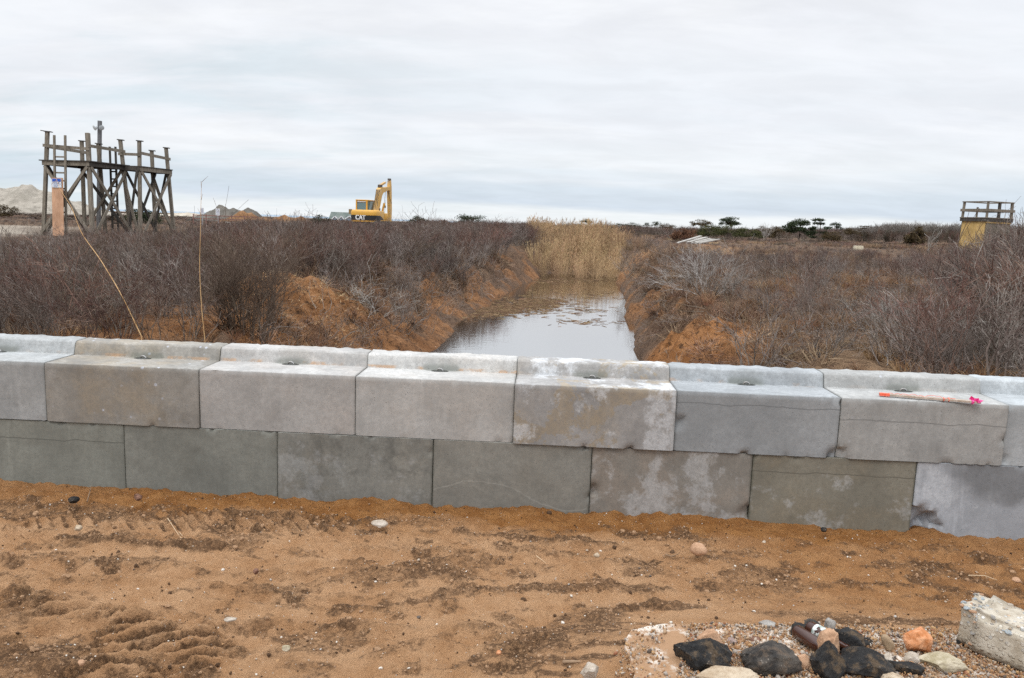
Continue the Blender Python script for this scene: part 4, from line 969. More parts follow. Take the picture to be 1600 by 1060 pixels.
for i, a in enumerate([
 ('pine_tree', 'flat-topped dark pine on a forked trunk, tallest in the right field', 1248, 375, 343, 46, 115, 'flat', m_pine),
 ('pine_tree', 'thin tiered pine with sky between its tiers, right of the flat-topped pine', 1279, 379, 344, 27, 112, 'tier', m_pine),
 ('juniper', 'low spreading dark juniper below the tiered pine', 1302, 379, 361, 44, 110, 'bush', m_brg),
 ('pine_tree', 'small pine peeping over the scrub behind the low spreading juniper', 1306, 362, 347, 20, 150, 'flat', m_pine),
 ('juniper', 'dark upright juniper against the grey bare woods at the right', 1428, 386, 353, 30, 100, 'bush', m_brg),
 ('pine_tree', 'pair of floating foliage layers in the scrub before the bare woods', 1349, 372, 354, 15, 120, 'tier', m_brg),
 ('juniper', 'olive juniper mound behind the plank pile, left end of the long mass', 1106, 370, 352, 46, 92, 'bush', m_jun),
 ('juniper', 'olive juniper mound in the middle of the long mass behind the planks', 1136, 369, 350, 52, 93, 'bush', m_jun),
 ('juniper', 'olive juniper mound tapering off at the right end of the long mass', 1168, 372, 355, 46, 94, 'bush', m_jun),
 ('pine_tree', 'wind-shaped dark pine rising above the long juniper mass', 1142, 360, 339, 38, 120, 'flat', m_pine),
 ('pine_tree', 'rust-tinged flat pine above the left of the juniper mass', 1095, 360, 343, 32, 118, 'flat', m_brg),
 ('pine_tree', 'dead rust-brown pine just left of the plank pile', 1069, 380, 353, 44, 75, 'bush', m_rust),
 ('pine_tree', 'tiny dark pine on the skyline left of the rust-brown pine', 1026, 356, 346, 17, 190, 'flat', m_pine),
 ('juniper', 'small dark bush on the skyline right of the reeds', 988, 358, 348, 30, 190, 'bush', m_pine),
 ('pine_tree', 'small umbrella-shaped pine above the reeds', 917, 354, 342, 24, 150, 'flat', m_pine),
 ('juniper', 'round dark green juniper beside the shingled house', 502, 356, 336, 30, 62, 'bush', m_pine),
 ('pine_tree', 'low dark pine on the skyline right of the yellow excavator', 657, 350, 335, 34, 90, 'bush', m_pine),
 ('pine_tree', 'spreading dark pine on the skyline with bare twigs above it', 734, 352, 332, 56, 80, 'bush', m_pine),
 ('juniper', 'rust-brown dying juniper in the scrub right of the excavator', 686, 358, 342, 36, 62, 'bush', m_rust),
 ('juniper', 'small rust-brown bush on the slope left of the reeds', 745, 368, 352, 20, 55, 'bush', m_rust),
 ('juniper', 'brown-green pine bush cut by the left edge before the sand heap', 6, 341, 320, 46, 70, 'bush', m_brg),
 ('pine_tree', 'dark green pine seen through the legs of the timber tower', 226, 350, 321, 58, 60, 'bush', m_pine),
 ('pine_tree', 'distant dark pine on the skyline between the two small skyline bushes', 1010, 356, 348, 12, 200, 'flat', m_pine),
 ('juniper', 'dark low bush on the skyline just right of the reed bed', 972, 357, 349, 26, 170, 'bush', m_pine),
 ('juniper', 'low dark bush left of the rust-brown pine, touching the small skyline pine', 1044, 358, 349, 34, 150, 'bush', m_brg),
 ('juniper', 'dark bush below the pale bare tree on the skyline', 1192, 366, 354, 34, 125, 'bush', m_brg),
 ('juniper', 'dark brown bush between the tiered pine and the bare woods', 1330, 368, 356, 30, 120, 'bush', m_brg),
 ('juniper', 'dark low bush between the juniper mass and the flat-topped pine', 1215, 372, 354, 40, 130, 'bush', m_brg)]):
    evergreen(*a, seed=400 + i)
def baretree(label, u, vb, Y, S, mat):
    p = PY(u, vb, Y); V, F = tubes3(S); o = obj('bare_tree', mesh_np('bare_tree', V, F, mat)); o.location = (p.x, p.y, land_z(p.x, p.y) - .1); tag(o, label, 'tree', 'bare trees on the skyline'); return o
baretree('pale bare tree with rounded airy crown on the skyline beyond the planks', 1196, 362, 120, shrub_segs(320, h=2.3, nst=7, tilt=.75, rad=.05, kids=(1.3, 1.2), wig=.2, base=.3), m_twp)
baretree('bare windswept tree above the dark skyline pine left of the reeds', 735, 345, 78, shrub_segs(321, h=2.0, nst=5, pct=100, tilt=.6, rad=.035, kids=(1.2, 1.1), wig=.22, base=.02), m_tw)
baretree('wide bare bush on the skyline between the dark pine and the reeds', 785, 352, 60, shrub_segs(322, h=1.5, nst=14, tilt=1.1, rad=.022, kids=(1.4, 1.2), wig=.2, base=.9), m_tw)

# ------------------------------------------------------------------ heaps of sand and soil
def heap(name, label, peaks, u0, u1, vb, Y, depth, mat, seed):
    """peaks: [(u, v, width px)] crest points as seen; the heap is a real mound of the given depth"""
    a = PY(u0, vb, Y); b = PY(u1, vb, Y); c = (a + b) / 2
    nx, ny = 110, 60; gx = np.linspace(a.x - 1, b.x + 1, nx); gy = np.linspace(Y - depth, Y + depth, ny); X, YY_ = np.meshgrid(gx, gy, indexing='ij')
    H = np.zeros_like(X)
    for (u, v, w_) in peaks:
        t = PY(u, v, Y); hh = t.z - .9; s_ = w_ / F_PX * Y
        rr_ = np.sqrt(((X - t.x) / s_) ** 2 + ((YY_ - Y) / (depth * .85)) ** 2) + (fbm(X * .6, YY_ * .6, seed, 3) - .5) * .3
        H = np.maximum(H, hh * np.clip(1 - rr_, 0, 1) ** .85)
    gul = fbm(X * 1.1 + YY_ * .3, YY_ * .35, seed + 3, 4)
    H = H * (1 + .22 * (gul - .5)) + (fbm(X * 2.5, YY_ * 2.5, seed + 5, 3) - .5) * .22 * (H > .1)
    Zb = land(X, YY_); Z = np.where(H > .02, np.maximum(.9 + H, Zb - .3), Zb - .6)
    idx = np.arange(nx * ny).reshape(nx, ny); F = np.stack([idx[:-1, :-1], idx[1:, :-1], idx[1:, 1:], idx[:-1, 1:]], -1).reshape(-1, 4)
    o = obj(name, mesh_np(name, np.stack([X - c.x, YY_ - Y, Z], -1).reshape(-1, 3), F, mat, True)); o.location = (c.x, Y, 0)
    return tag(o, label, 'heap', 'heaps of sand and soil')
def heap_mat(n, a, b, dk):
    t = NT(n); c = t.co('Object'); col = t.mix(t.rng(t.noise(c, .7, 6, .65), .35, .65), a, b)
    col = t.mix(t.rng(t.noise(t.co('Object', (1, .4, 1.6), (3, 1, 1)), 1.6, 7, .7), .52, .68, 0, .6), col, dk); t.bump(t.noise(c, 3, 6, .7), .8, .25)
    return t.done(col, .95, .1)
m_sand = heap_mat('grey_sand', (.27, .245, .205), (.37, .335, .285), (.17, .15, .125))
m_soil = heap_mat('dark_soil', (.10, .092, .080), (.16, .145, .125), (.06, .055, .048)); m_rsoil = heap_mat('rust_soil', (.20, .105, .050), (.31, .18, .095), (.09, .05, .03))
heap('sand_heap', 'big pale grey sand heap at the left behind the timber tower', [(35, 288, 120), (-30, 290, 110), (-120, 284, 140), (75, 301, 90), (110, 316, 60), (135, 322, 45)], -240, 175, 338, 105, 9, m_sand, 11)
heap('soil_heap', 'dark grey soil heap with a flat top behind the two signs', [(345, 321, 48), (365, 323, 46), (388, 325, 38), (335, 326, 42), (322, 336, 28)], 300, 425, 350, 92, 5, m_soil, 12)
heap('soil_heap', 'rust-brown soil heap in front of the dark grey heap', [(378, 327, 34), (392, 330, 32), (362, 337, 28)], 340, 425, 352, 84, 3, m_rsoil, 13)
heap('soil_heap', 'orange soil heap partly behind the tall brown shrub', [(470, 338, 40), (445, 336, 42), (410, 337, 44), (385, 345, 30)], 365, 520, 356, 68, 3, m_rsoil, 14)
heap('sand_heap', 'low pale strip of beach sand between the timber tower and the soil heap', [(290, 332, 60), (250, 334, 60), (200, 334, 70)], 130, 345, 350, 150, 5, heap_mat('beach_sand', (.42, .37, .30), (.55, .50, .42), (.35, .3, .24)), 15)

# ------------------------------------------------------------------ timber tower on the left
m_grey = mat_wood('grey_timber', (.15, .128, .10), (.28, .245, .20)); m_dkt_shade = mat_wood('dark_shaded_timber', (.05, .045, .040), (.10, .09, .078)); m_ply = mat_wood('plywood', (.52, .30, .185), (.62, .385, .255))  # the dark timber also paints shade onto side and back tower faces
E1 = Vector((math.cos(R(-12)), math.sin(R(-12)), 0)); E2 = Vector((-E1.y, E1.x, 0))
C_ = Vector((-19.73, 37.3, 0)); A_ = C_ - E1 * 2.3; E_ = C_ + E2 * 2.3; B_ = A_ + E2 * 2.3; F_ = E_ + E1 * .9; H_ = F_ + E2 * 2.2; G_ = E_ + E2 * 2.2; D_ = B_ + E1 * 1.0
ZD = 4.22; gz = land_z(-20, 38) - .1
tw = empty('timber_tower', (-20, 38.5, gz)); tag(tw, 'weathered open timber lookout platform on crossed legs, with plywood-boarded ladder', 'lookout tower')
TO = Vector(tw.location); tc = (A_ + E_) / 2; tc2 = (E_ + H_) / 2
def leg(P, ctr, topz, w=.15, cap=True, mat=None, spl=.26):
    o = (P - ctr).normalized(); bot = P + o * spl + Vector((0, 0, gz)); n_ = (topz - gz) / (ZD - gz); top = bot + (P + Vector((0, 0, ZD)) - bot) * n_
    MB().bar(bot - TO, top - TO, w, w, .008, up=(0, 1, 0)).build('post', mat or m_grey, tw)
    if cap: MB().box(top - TO + Vector((.02, 0, .02)), (w * 1.9, w * 1.5, .045), (0, .05, .1)).build('post_cap', m_dkt_shade, tw)
    return bot, top
lg = {}
for nm, P, ct, tz, cap in (('A', A_, tc, 5.62, True), ('C', C_, tc, 5.60, False), ('E', E_, tc, 5.50, True), ('B', B_, tc, 5.42, True), ('D', D_, tc, 5.30, True), ('F', F_, tc2, 5.48, True), ('H', H_, tc2, 5.35, True), ('G', G_, tc2, 5.2, True)):
    lg[nm] = leg(P, ct, tz, .15 if nm != 'C' else .17, cap)
def legpt(nm, z):
    b, t = lg[nm]; return b + (t - b) * ((z - b.z) / (t.z - b.z))
def beam(a, b, z, w=.06, h=.20, mat=None, nm='beam', off=0.0):
    d = (Vector(b) - Vector(a)).normalized(); n = Vector((d.y, -d.x, 0)) * off
    MB().bar(Vector(a) + n + Vector((0, 0, z)) - TO - d * .12, Vector(b) + n + Vector((0, 0, z)) - TO + d * .12, w, h, .006).build(nm, mat or m_grey, tw)
for (a, b, m) in ((A_, C_, m_grey), (C_, E_, m_dkt_shade), (B_, E_, m_dkt_shade), (A_, B_, m_dkt_shade)): beam(a, b, ZD - .02, off=.11 if b is not E_ else .11, mat=m)
for (a, b, m) in ((E_, F_, m_dkt_shade), (F_, H_, m_grey), (H_, G_, m_dkt_shade), (G_, E_, m_dkt_shade)): beam(a, b, ZD - .05, off=.11, mat=m)
mid = (A_ + E_) / 2; MB().box((mid.x - TO.x, mid.y - TO.y, ZD + .10 - TO.z), (2.75, 2.7, .045), (0, 0, R(-12))).build('deck', m_dkt_shade, tw)
mid = (E_ + H_) / 2; MB().box((mid.x - TO.x, mid.y - TO.y, ZD + .06 - TO.z), (1.25, 2.5, .045), (0, 0, R(-12))).build('deck', m_dkt_shade, tw)
def brace(n1, z1, n2, z2, off=.1, m=None):
    p, q = legpt(n1, z1), legpt(n2, z2); d = (q - p).normalized(); nn = Vector((d.y, -d.x, 0)).normalized() * off
    MB().bar(p + nn - TO, q + nn - TO, .045, .14, .004).build('brace', m or m_grey, tw)
for n1, n2, m1, m2 in (('A', 'C', m_grey, m_grey), ('C', 'E', m_grey, m_grey), ('B', 'E', m_dkt_shade, m_grey), ('A', 'B', m_dkt_shade, m_grey), ('F', 'H', m_grey, m_grey), ('E', 'F', m_grey, m_dkt_shade), ('E', 'G', m_dkt_shade, m_dkt_shade), ('G', 'H', m_grey, m_dkt_shade)):
    brace(n1, ZD - .15, n2, gz + .25, .10, m1); brace(n1, gz + .25, n2, ZD - .15, .15, m2)
for n1, n2, z1, z2 in (('A', 'C', 5.0, 4.88), ('C', 'E', 5.02, 4.98), ('E', 'F', 4.85, 4.84), ('F', 'H', 4.92, 4.82), ('A', 'B', 4.95, 4.9)):
    p, q = legpt(n1, z1), legpt(n2, z2); d = (q - p).normalized(); nn = Vector((d.y, -d.x, 0)) * .10
    MB().bar(p + nn - TO - d * .12, q + nn - TO + d * .12, .04, .13, .004).build('rail', m_grey, tw)
MB().bar(lg['A'][1] - TO + Vector((-.28, 0, .06)), lg['A'][1] - TO + Vector((.22, 0, .0)), .16, .035).build('handrail_stub', m_dkt_shade, tw)
# ladder with the boarded-off lower part
FN = -E2
l0 = A_ + E1 * .70 + FN * .32; l1 = A_ + E1 * 1.28 + FN * .32
lad = empty('ladder', (0, 0, 0)); lad.parent = tw
for p in (l0, l1): MB().bar(Vector((p.x, p.y, gz)) + FN * .12 - TO, Vector((p.x, p.y, 5.45)) - FN * .10 - TO, .09, .06, .004).build('ladder_rail', m_grey, lad)
for k in range(9):
    z = 1.6 + k * .36
    MB().bar(Vector((l0.x, l0.y, z)) + FN * (.10 - .05 * (z - gz)) - TO, Vector((l1.x, l1.y, z)) + FN * (.10 - .05 * (z - gz)) - TO, .05, .07).build('rung', m_grey, lad)
pc = (l0 + l1) / 2 + FN * .16
pan = MB().bar(Vector((pc.x, pc.y, gz)) + FN * .10 - TO, Vector((pc.x, pc.y, 3.52)) + FN * .0 - TO, .60, .02, up=tuple(E2)).build('plywood_panel', m_ply, tw)
sign_w = NT('sign_white').done((.62, .66, .72), .5, .3); sign_b = NT('sign_blue').done((.03, .09, .42), .5, .3); ink = NT('sign_ink').done((.12, .16, .34), .6, .2)
sc_ = pc + FN * .055
def plate(nm, cx, cz, w_, h_, mat, d, par):
    c = sc_ + E1 * cx + FN * d + Vector((0, 0, cz)); MB().bar(c - E1 * w_ / 2 - TO, c + E1 * w_ / 2 - TO, h_, .006, up=tuple(E2)).build(nm, mat, par)
plate('notice', -.0, 3.28, .50, .40, sign_w, .0, tw); nt_ = tw.children[-1]
plate('notice_heading', .0, 3.41, .46, .13, sign_b, .006, nt_)
b = MB()
for k, (cx, w_) in enumerate(((-.05, .32), (.02, .38), (-.02, .30), (-.06, .22))):
    c = sc_ + E1 * cx + FN * .006 + Vector((0, 0, 3.30 - k * .055)); b.bar(c - E1 * w_ / 2 - TO, c + E1 * w_ / 2 - TO, .018, .006, up=tuple(E2))
b.build('notice_lines', ink, nt_)
# second ladder behind
l0 = D_ + E1 * .38 + E2 * .25; l1 = D_ + E1 * .70 + E2 * .25; lad = empty('ladder', (0, 0, 0)); lad.parent = tw
for p in (l0, l1): MB().bar(Vector((p.x, p.y, gz)) - TO, Vector((p.x, p.y, 5.22)) - TO, .10, .07).build('ladder_rail', m_dkt_shade, lad)
for k in range(9):
    z = 1.5 + k * .36; MB().bar(Vector((l0.x, l0.y, z)) - TO, Vector((l1.x, l1.y, z)) - TO, .05, .07).build('rung', m_dkt_shade, lad)
# floodlight pole
p = PY(153, 350, 41.2); fl = empty('floodlight_pole', (p.x, p.y, gz)); tag(fl, 'slim grey pole with two floodlights rising behind the timber tower', 'light pole')
top = PY(156, 189, 41.2); hh = top.z - gz; tx = (top.x - p.x) + .0
MB().bar((0, 0, 0), (tx, 0, hh), .16, .16, .01).build('pole', mat_wood('pole_grey', (.12, .12, .125), (.2, .2, .205)), fl)
lampm = mat_mottle('lamp_shell', (.45, .47, .48), (.6, .62, .63), 5, .4); glassm = NT('lamp_glass').done((.55, .60, .63), .1, .6)
for sgn, dz in ((1, -.30), (-1, -.32)):
    b = MB(); b.lathe([(.02, 0), (.08, .05), (.125, .13), (.13, .15)], 14, Matrix.Translation((tx + sgn * .10, -.1, hh + dz)) @ Euler((R(115), 0, R(35 * sgn))).to_matrix().to_4x4()); lp = b.build('floodlight', lampm, fl, 40)
    b = MB(); b.lathe([(.12, .151), (.11, .157), (.01, .16)], 14, Matrix.Translation((tx + sgn * .10, -.1, hh + dz)) @ Euler((R(115), 0, R(35 * sgn))).to_matrix().to_4x4()); b.build('lens', glassm, lp, 40)

# ------------------------------------------------------------------ yellow-clad tower on the right
N_ = PY(1537, 378, 40.0); N_.z = 0; th = R(68)
rt_ = Vector((math.sin(th), math.cos(th), 0)); lt_ = Vector((-math.cos(th), math.sin(th), 0))
gr = land_z(N_.x, N_.y) - .1; hut = empty('lookout_tower', (N_.x, N_.y, gr)); tag(hut, 'small yellow-boarded lookout tower with open grey railing, above the right thicket', 'lookout tower')
HO = Vector((N_.x, N_.y, gr)); ZD2 = PY(1537, 343, 40).z; ZT2 = PY(1540, 315, 40).z
m_yel = mat_wood('yellow_boards', (.46, .30, .11), (.58, .41, .18)); sR, sL = 1.75, 1.35; ctr = (rt_ * sR + lt_ * sL) / 2
cor = [Vector((0, 0, 0)), rt_ * sR, rt_ * sR + lt_ * sL, lt_ * sL]
def tp(c, z, k=.06):   # taper: narrower upwards
    o_ = c - ctr; return ctr + o_ * (1 + k * (ZD2 - z) / 2) + Vector((0, 0, z - gr))
for i in range(4):
    a, b_ = cor[i], cor[(i + 1) % 4]
    MB().prism([tp(a, gr), tp(b_, gr), tp(b_, ZD2 - .08), tp(a, ZD2 - .08)], (ctr - (a + b_) / 2).normalized() * .03).build('board_wall', m_yel if i in (3,) else m_grey, hut)
MB().prism([tp(c, ZD2 - .10) + (c - ctr).normalized() * .10 for c in cor], (0, 0, .17)).build('deck', m_dkt_shade, hut)
MB().prism([tp(c, ZD2 + .071) + (c - ctr).normalized() * .13 for c in cor], (0, 0, .035)).build('deck_edge', m_grey, hut)
MB().bar(tp(cor[0], ZD2 - .14) - (rt_ * 0), tp(cor[1], ZD2 - .14), .07, .07).build('trim_strip', m_yel, hut)
for c in cor: MB().bar(tp(c, ZD2 + .1), tp(c, ZT2 - .03), .11, .11, .005).build('post', m_grey, hut)
for q in (.48,): MB().bar(tp(rt_ * sR * q, ZD2 + .1), tp(rt_ * sR * q, ZT2 - .03), .10, .10, .005).build('post', m_dkt_shade, hut)
for i in range(4):
    a, b_ = cor[i], cor[(i + 1) % 4]; d = (b_ - a).normalized(); n = Vector((d.y, -d.x, 0)) * .08
    MB().bar(tp(a, ZT2) - d * .06, tp(b_, ZT2) + d * .06, .17, .05).build('handrail', m_grey, hut)
    zm = (ZD2 + ZT2) / 2 + .02; MB().bar(tp(a, zm) + n - d * .1, tp(b_, zm) + n + d * .1, .045, .13).build('rail', m_grey if i != 1 else m_dkt_shade, hut)
ip = lt_ * sL * .62 + rt_ * .35; MB().bar(tp(ip, ZD2), tp(ip, ZD2 + .62), .07, .07).build('loose_post', m_grey, hut)

# ------------------------------------------------------------------ excavator
def build_excavator():
    Y = 72.0; base = PY(566, 347, Y); zb = base.z; gl = land_z(base.x, base.y)
    root = empty('excavator', (base.x, base.y, gl), -R(13)); tag(root, 'yellow tracked excavator with raised folded boom, black band and cab', 'excavator')
    t = NT('machine_yellow'); c = t.co('Object'); yel = t.done(t.mix(t.rng(t.noise(c, 2.2, 5), .45, .7, 0, .5), (.60, .32, .045), (.44, .26, .075)), .45, .4)
    t = NT('faded_yellow'); c = t.co('Object'); fad = t.done(t.mix(t.rng(t.noise(c, 2.5, 5), .4, .65), (.60, .36, .10), (.52, .36, .18)), .55, .3)
    blk = NT('black_band').done((.018, .018, .02), .45, .4); wht = NT('letter_white').done((.75, .75, .75), .5, .3)
    dark = mat_mottle('track_steel', (.05, .045, .04), (.12, .10, .085), 4, .7); gls = NT('cab_glass').done((.10, .17, .19), .06, .8); sil = NT('cylinder_rod').done((.5, .5, .52), .25, .5, .9)
    z0 = zb - gl        # underside of the upper structure, local
    # local axes: x right, y forward (away), z up; counterweight face at y=0
    def rbody(y0, y1, w, z1, z2, rad, nm, mat, par=root):
        pts = []
        for cx, cy, a0 in ((w / 2 - rad, y0 + rad, -90), (w / 2 - .05, y1 - .05, 0), (-w / 2 + .05, y1 - .05, 90), (-w / 2 + rad, y0 + rad, 180)):
            rr_ = rad if cy < y1 - .1 else .05
            for k in range(7): a = R(a0 + 90 * k / 6); pts.append((cx + rr_ * math.cos(a), cy + rr_ * math.sin(a), z1))
        b = MB(); b.prism(pts, (0, 0, z2 - z1)); return b.build(nm, mat, par, 35)
    W = 2.50
    rbody(.05, 3.0, W - .06, z0 + .02, z0 + .22, .42, 'chassis', yel)
    rbody(.02, 1.25, W, z0 + .16, z0 + .60, .42, 'counterweight_band', blk)
    b = MB()
    prof = [(z0 + .60, 0.0), (z0 + .80, .0), (z0 + .95, .03), (z0 + 1.04, .09), (z0 + 1.08, .18)]
    rings = []
    for z, ins in prof:
        ring = []
        for cx, cy, a0 in ((W / 2 - .42, .42, -90), (W / 2 - .06, 1.2, 0), (-W / 2 + .06, 1.2, 90), (-W / 2 + .42, .42, 180)):
            r_ = .42 if cy < 1 else .05
            for k in range(7):
                a = R(a0 + 90 * k / 6); ring.append(b.bm.verts.new(((cx + r_ * math.cos(a)) * (1 - ins / W * 1.6), cy + r_ * math.sin(a) + (ins if cy < 1 else 0), z)))
        rings.append(ring)
    for a_, b_ in zip(rings, rings[1:]):
        for k in range(len(a_)): b.bm.faces.new((a_[k], a_[(k + 1) % len(a_)], b_[(k + 1) % len(a_)], b_[k]))
    b.bm.faces.new(rings[-1]); b.bm.faces.new(rings[0][::-1]); b.build('counterweight', yel, root, 50)
    # engine cover and side boxes
    MB().box((.0, 1.75, z0 + .60), (W - .1, .98, .86), bev=.06).build('engine_cover', fad, root, 40)
    MB().box((.85, 2.65, z0 + .52), (.72, .8, .66), bev=.05).build('tool_box', yel, root, 40)
    MB().prism([(W / 2 - .045, 1.27, z0 + .2), (W / 2 - .045, 2.1, z0 + .2), (W / 2 - .045, 1.27, z0 + .60)], (.012, 0, 0)).build('side_band', blk, root)
    # cab on the left
    cx, cy0, cy1, cw = -.62, 1.20, 3.0, 1.12; zc = z0 + 1.0; ht = .92
    cab = empty('cab', (0, 0, 0)); cab.parent = root
    MB().box((cx, (cy0 + cy1) / 2, z0 + .6), (cw, cy1 - cy0, .86), bev=.04).build('cab_base', yel, cab, 40)
    for sx in (-1, 1):
        for yy in (cy0 + .05, cy1 - .05): MB().bar((cx + sx * (cw / 2 - .06), yy, zc), (cx + sx * (cw / 2 - .06), yy, zc + ht), .13, .12, .015).build('cab_pillar', yel, cab)
    MB().box((cx, (cy0 + cy1) / 2, zc + ht + .03), (cw + .04, cy1 - cy0 + .06, .10), bev=.03).build('cab_roof', yel, cab, 40)
    MB().box((cx, cy0 + .06, zc + ht - .12), (cw - .2, .05, .16)).build('rear_grille', dark, cab)
    MB().box((cx, cy0 + .032, zc + ht - .10), (cw - .30, .012, .07)).build('rear_plate', wht, cab)
    MB().box((cx, cy0 + .05, zc + ht / 2 - .08), (cw - .25, .02, ht - .2)).build('rear_window', gls, cab)
    for sx in (-1, 1): MB().box((cx + sx * (cw / 2 - .05), (cy0 + cy1) / 2, zc + ht / 2), (.02, cy1 - cy0 - .2, ht - .06)).build('side_window', gls, cab)
    MB().box((cx, cy1 - .06, zc + ht / 2), (cw - .25, .02, ht - .06)).build('front_window', gls, cab)
    MB().box((cx + .05, 2.0, zc + .3), (.42, .14, .62), bev=.05).build('seat', dark, cab)
    # letters on the band
    def text(s_, size, M, nm, par, bold=.012):
        cu = bpy.data.curves.new(nm, 'FONT'); cu.body = s_; cu.size = size; cu.extrude = .008; cu.offset = bold; cu.align_x = 'CENTER'; cu.align_y = 'CENTER'; cu.space_character = .92
        tmp = bpy.data.objects.new(nm, cu); me = bpy.data.meshes.new_from_object(tmp); bpy.data.objects.remove(tmp)
        me.materials.clear(); me.materials.append(wht); o = obj(nm, me, par); o.matrix_local = M; return o
    text('CAT', .60, Matrix.Translation((-.18, .012, z0 + .385)) @ Euler((R(90), 0, 0)).to_matrix().to_4x4() @ Matrix.Diagonal((.86, 1, 1, 1)), 'maker_lettering', root, .022)
    # boom, in the plane x = bx
    bx = .42
    def plate(poly, w_, nm, mat, par=root, x=bx):
        return MB().prism([(x - w_ / 2, y, z) for y, z in poly], (w_, 0, 0)).build(nm, mat, par, bevel=0)
    zk = z0 + 1.0
    boom = plate([(1.75, zk - .35), (2.15, zk - .30), (2.65, zk + .55), (3.05, zk + 1.45), (3.35, zk + 1.72), (4.6, zk + 2.02), (5.05, zk + 2.0), (5.15, zk + 2.22), (4.9, zk + 2.36), (3.6, zk + 2.22), (2.95, zk + 2.22), (2.55, zk + 2.02), (2.2, zk + 1.0)], .40, 'boom', fad)
    for sx in (-1, 1):
        MB().bar((bx + sx * .31, 2.7, zk - .30), (bx + sx * .31, 3.3, zk + .75), .12, .12, .02).build('lift_cylinder', yel, root)
        MB().tube([(bx + sx * .31, 3.3, zk + .75), (bx + sx * .31, 3.62, zk + 1.82)], .035, 8).build('cylinder_rod', sil, root, 60)
    for sx in (-.14, 0, .14): MB().tube([(bx + sx, 1.86, zk - .15), (bx + sx, 2.20, zk + 1.25), (bx + sx, 2.5, zk + 1.98)], .028, 6).build('hydraulic_hose', dark, root, 60)
    MB().bar((bx, 3.0, zk + 2.38), (bx, 4.15, zk + 2.70), .15, .15, .02).build('stick_cylinder', fad, root)
    MB().tube([(bx, 4.15, zk + 2.70), (bx, 5.2, zk + 2.99)], .04, 8).build('cylinder_rod', sil, root, 60)
    MB().box((bx, 3.0, zk + 2.32), (.36, .35, .26), bev=.04).build('cylinder_bracket', dark, root)
    plate([(5.0, zk + 2.05), (5.15, zk + 2.98), (5.32, zk + 3.05), (5.48, zk + 2.3), (5.62, zk + .3), (5.55, zk - 1.15), (5.30, zk - 1.15), (5.15, zk + .5)], .30, 'stick', fad)
    MB().tube([(bx, 5.42, zk + 2.75), (bx, 5.68, zk + 1.2)], .075, 8).build('bucket_cylinder', dark, root, 60)
    MB().tube([(bx, 5.68, zk + 1.2), (bx, 5.78, zk - .5)], .04, 8).build('cylinder_rod', sil, root, 60)
    MB().box((bx, 5.24, zk + 3.04), (.30, .24, .22), bev=.04).build('stick_head', dark, root)
    plate([(5.25, zk - 1.1), (5.75, zk - .95), (5.95, zk - 1.35), (5.6, zk - 1.9), (5.0, zk - 1.95), (4.75, zk - 1.6)], .95, 'bucket', dark)
    MB().tube([(bx + .25, 4.4, zk + 1.95), (bx + .3, 4.55, zk + 1.35), (bx + .3, 5.0, zk + .9), (bx + .25, 5.2, zk + .8)], .022, 6).build('hydraulic_hose', dark, root, 60)
    MB().tube([(.95, 2.9, z0 + .85), (.95, 3.0, z0 + 1.8), (.97, 3.1, z0 + 2.05)], .015, 6).build('mirror_arm', dark, root, 60)
    MB().box((.95, 3.0, z0 + 1.45), (.10, .05, .22)).build('mirror', dark, root)
    MB().tube([(1.0, 1.6, z0 + 1.0), (1.0, 1.6, z0 + 1.28)], .05, 10).build('exhaust', dark, root, 60)
    # undercarriage
    for sx in (-1, 1):
        pts = []; L, Rr = 3.1, .40
        for k in range(9): a = R(-90 + 180 * k / 8); pts.append((0, 1.9 + L / 2 + Rr * math.cos(a), Rr + .02 + Rr * math.sin(a)))
        for k in range(9): a = R(90 + 180 * k / 8); pts.append((0, 1.9 - L / 2 + Rr * math.cos(a), Rr + .02 + Rr * math.sin(a)))
        b = MB(); b.prism([(sx * 1.0 - .25, y, z) for _, y, z in pts], (.5, 0, 0)); b.build('track', dark, root)
    MB().box((0, 1.9, z0 * .62), (1.6, 1.6, max(.2, z0 * .5)), bev=.05).build('undercarriage', dark, root, 40)
build_excavator()

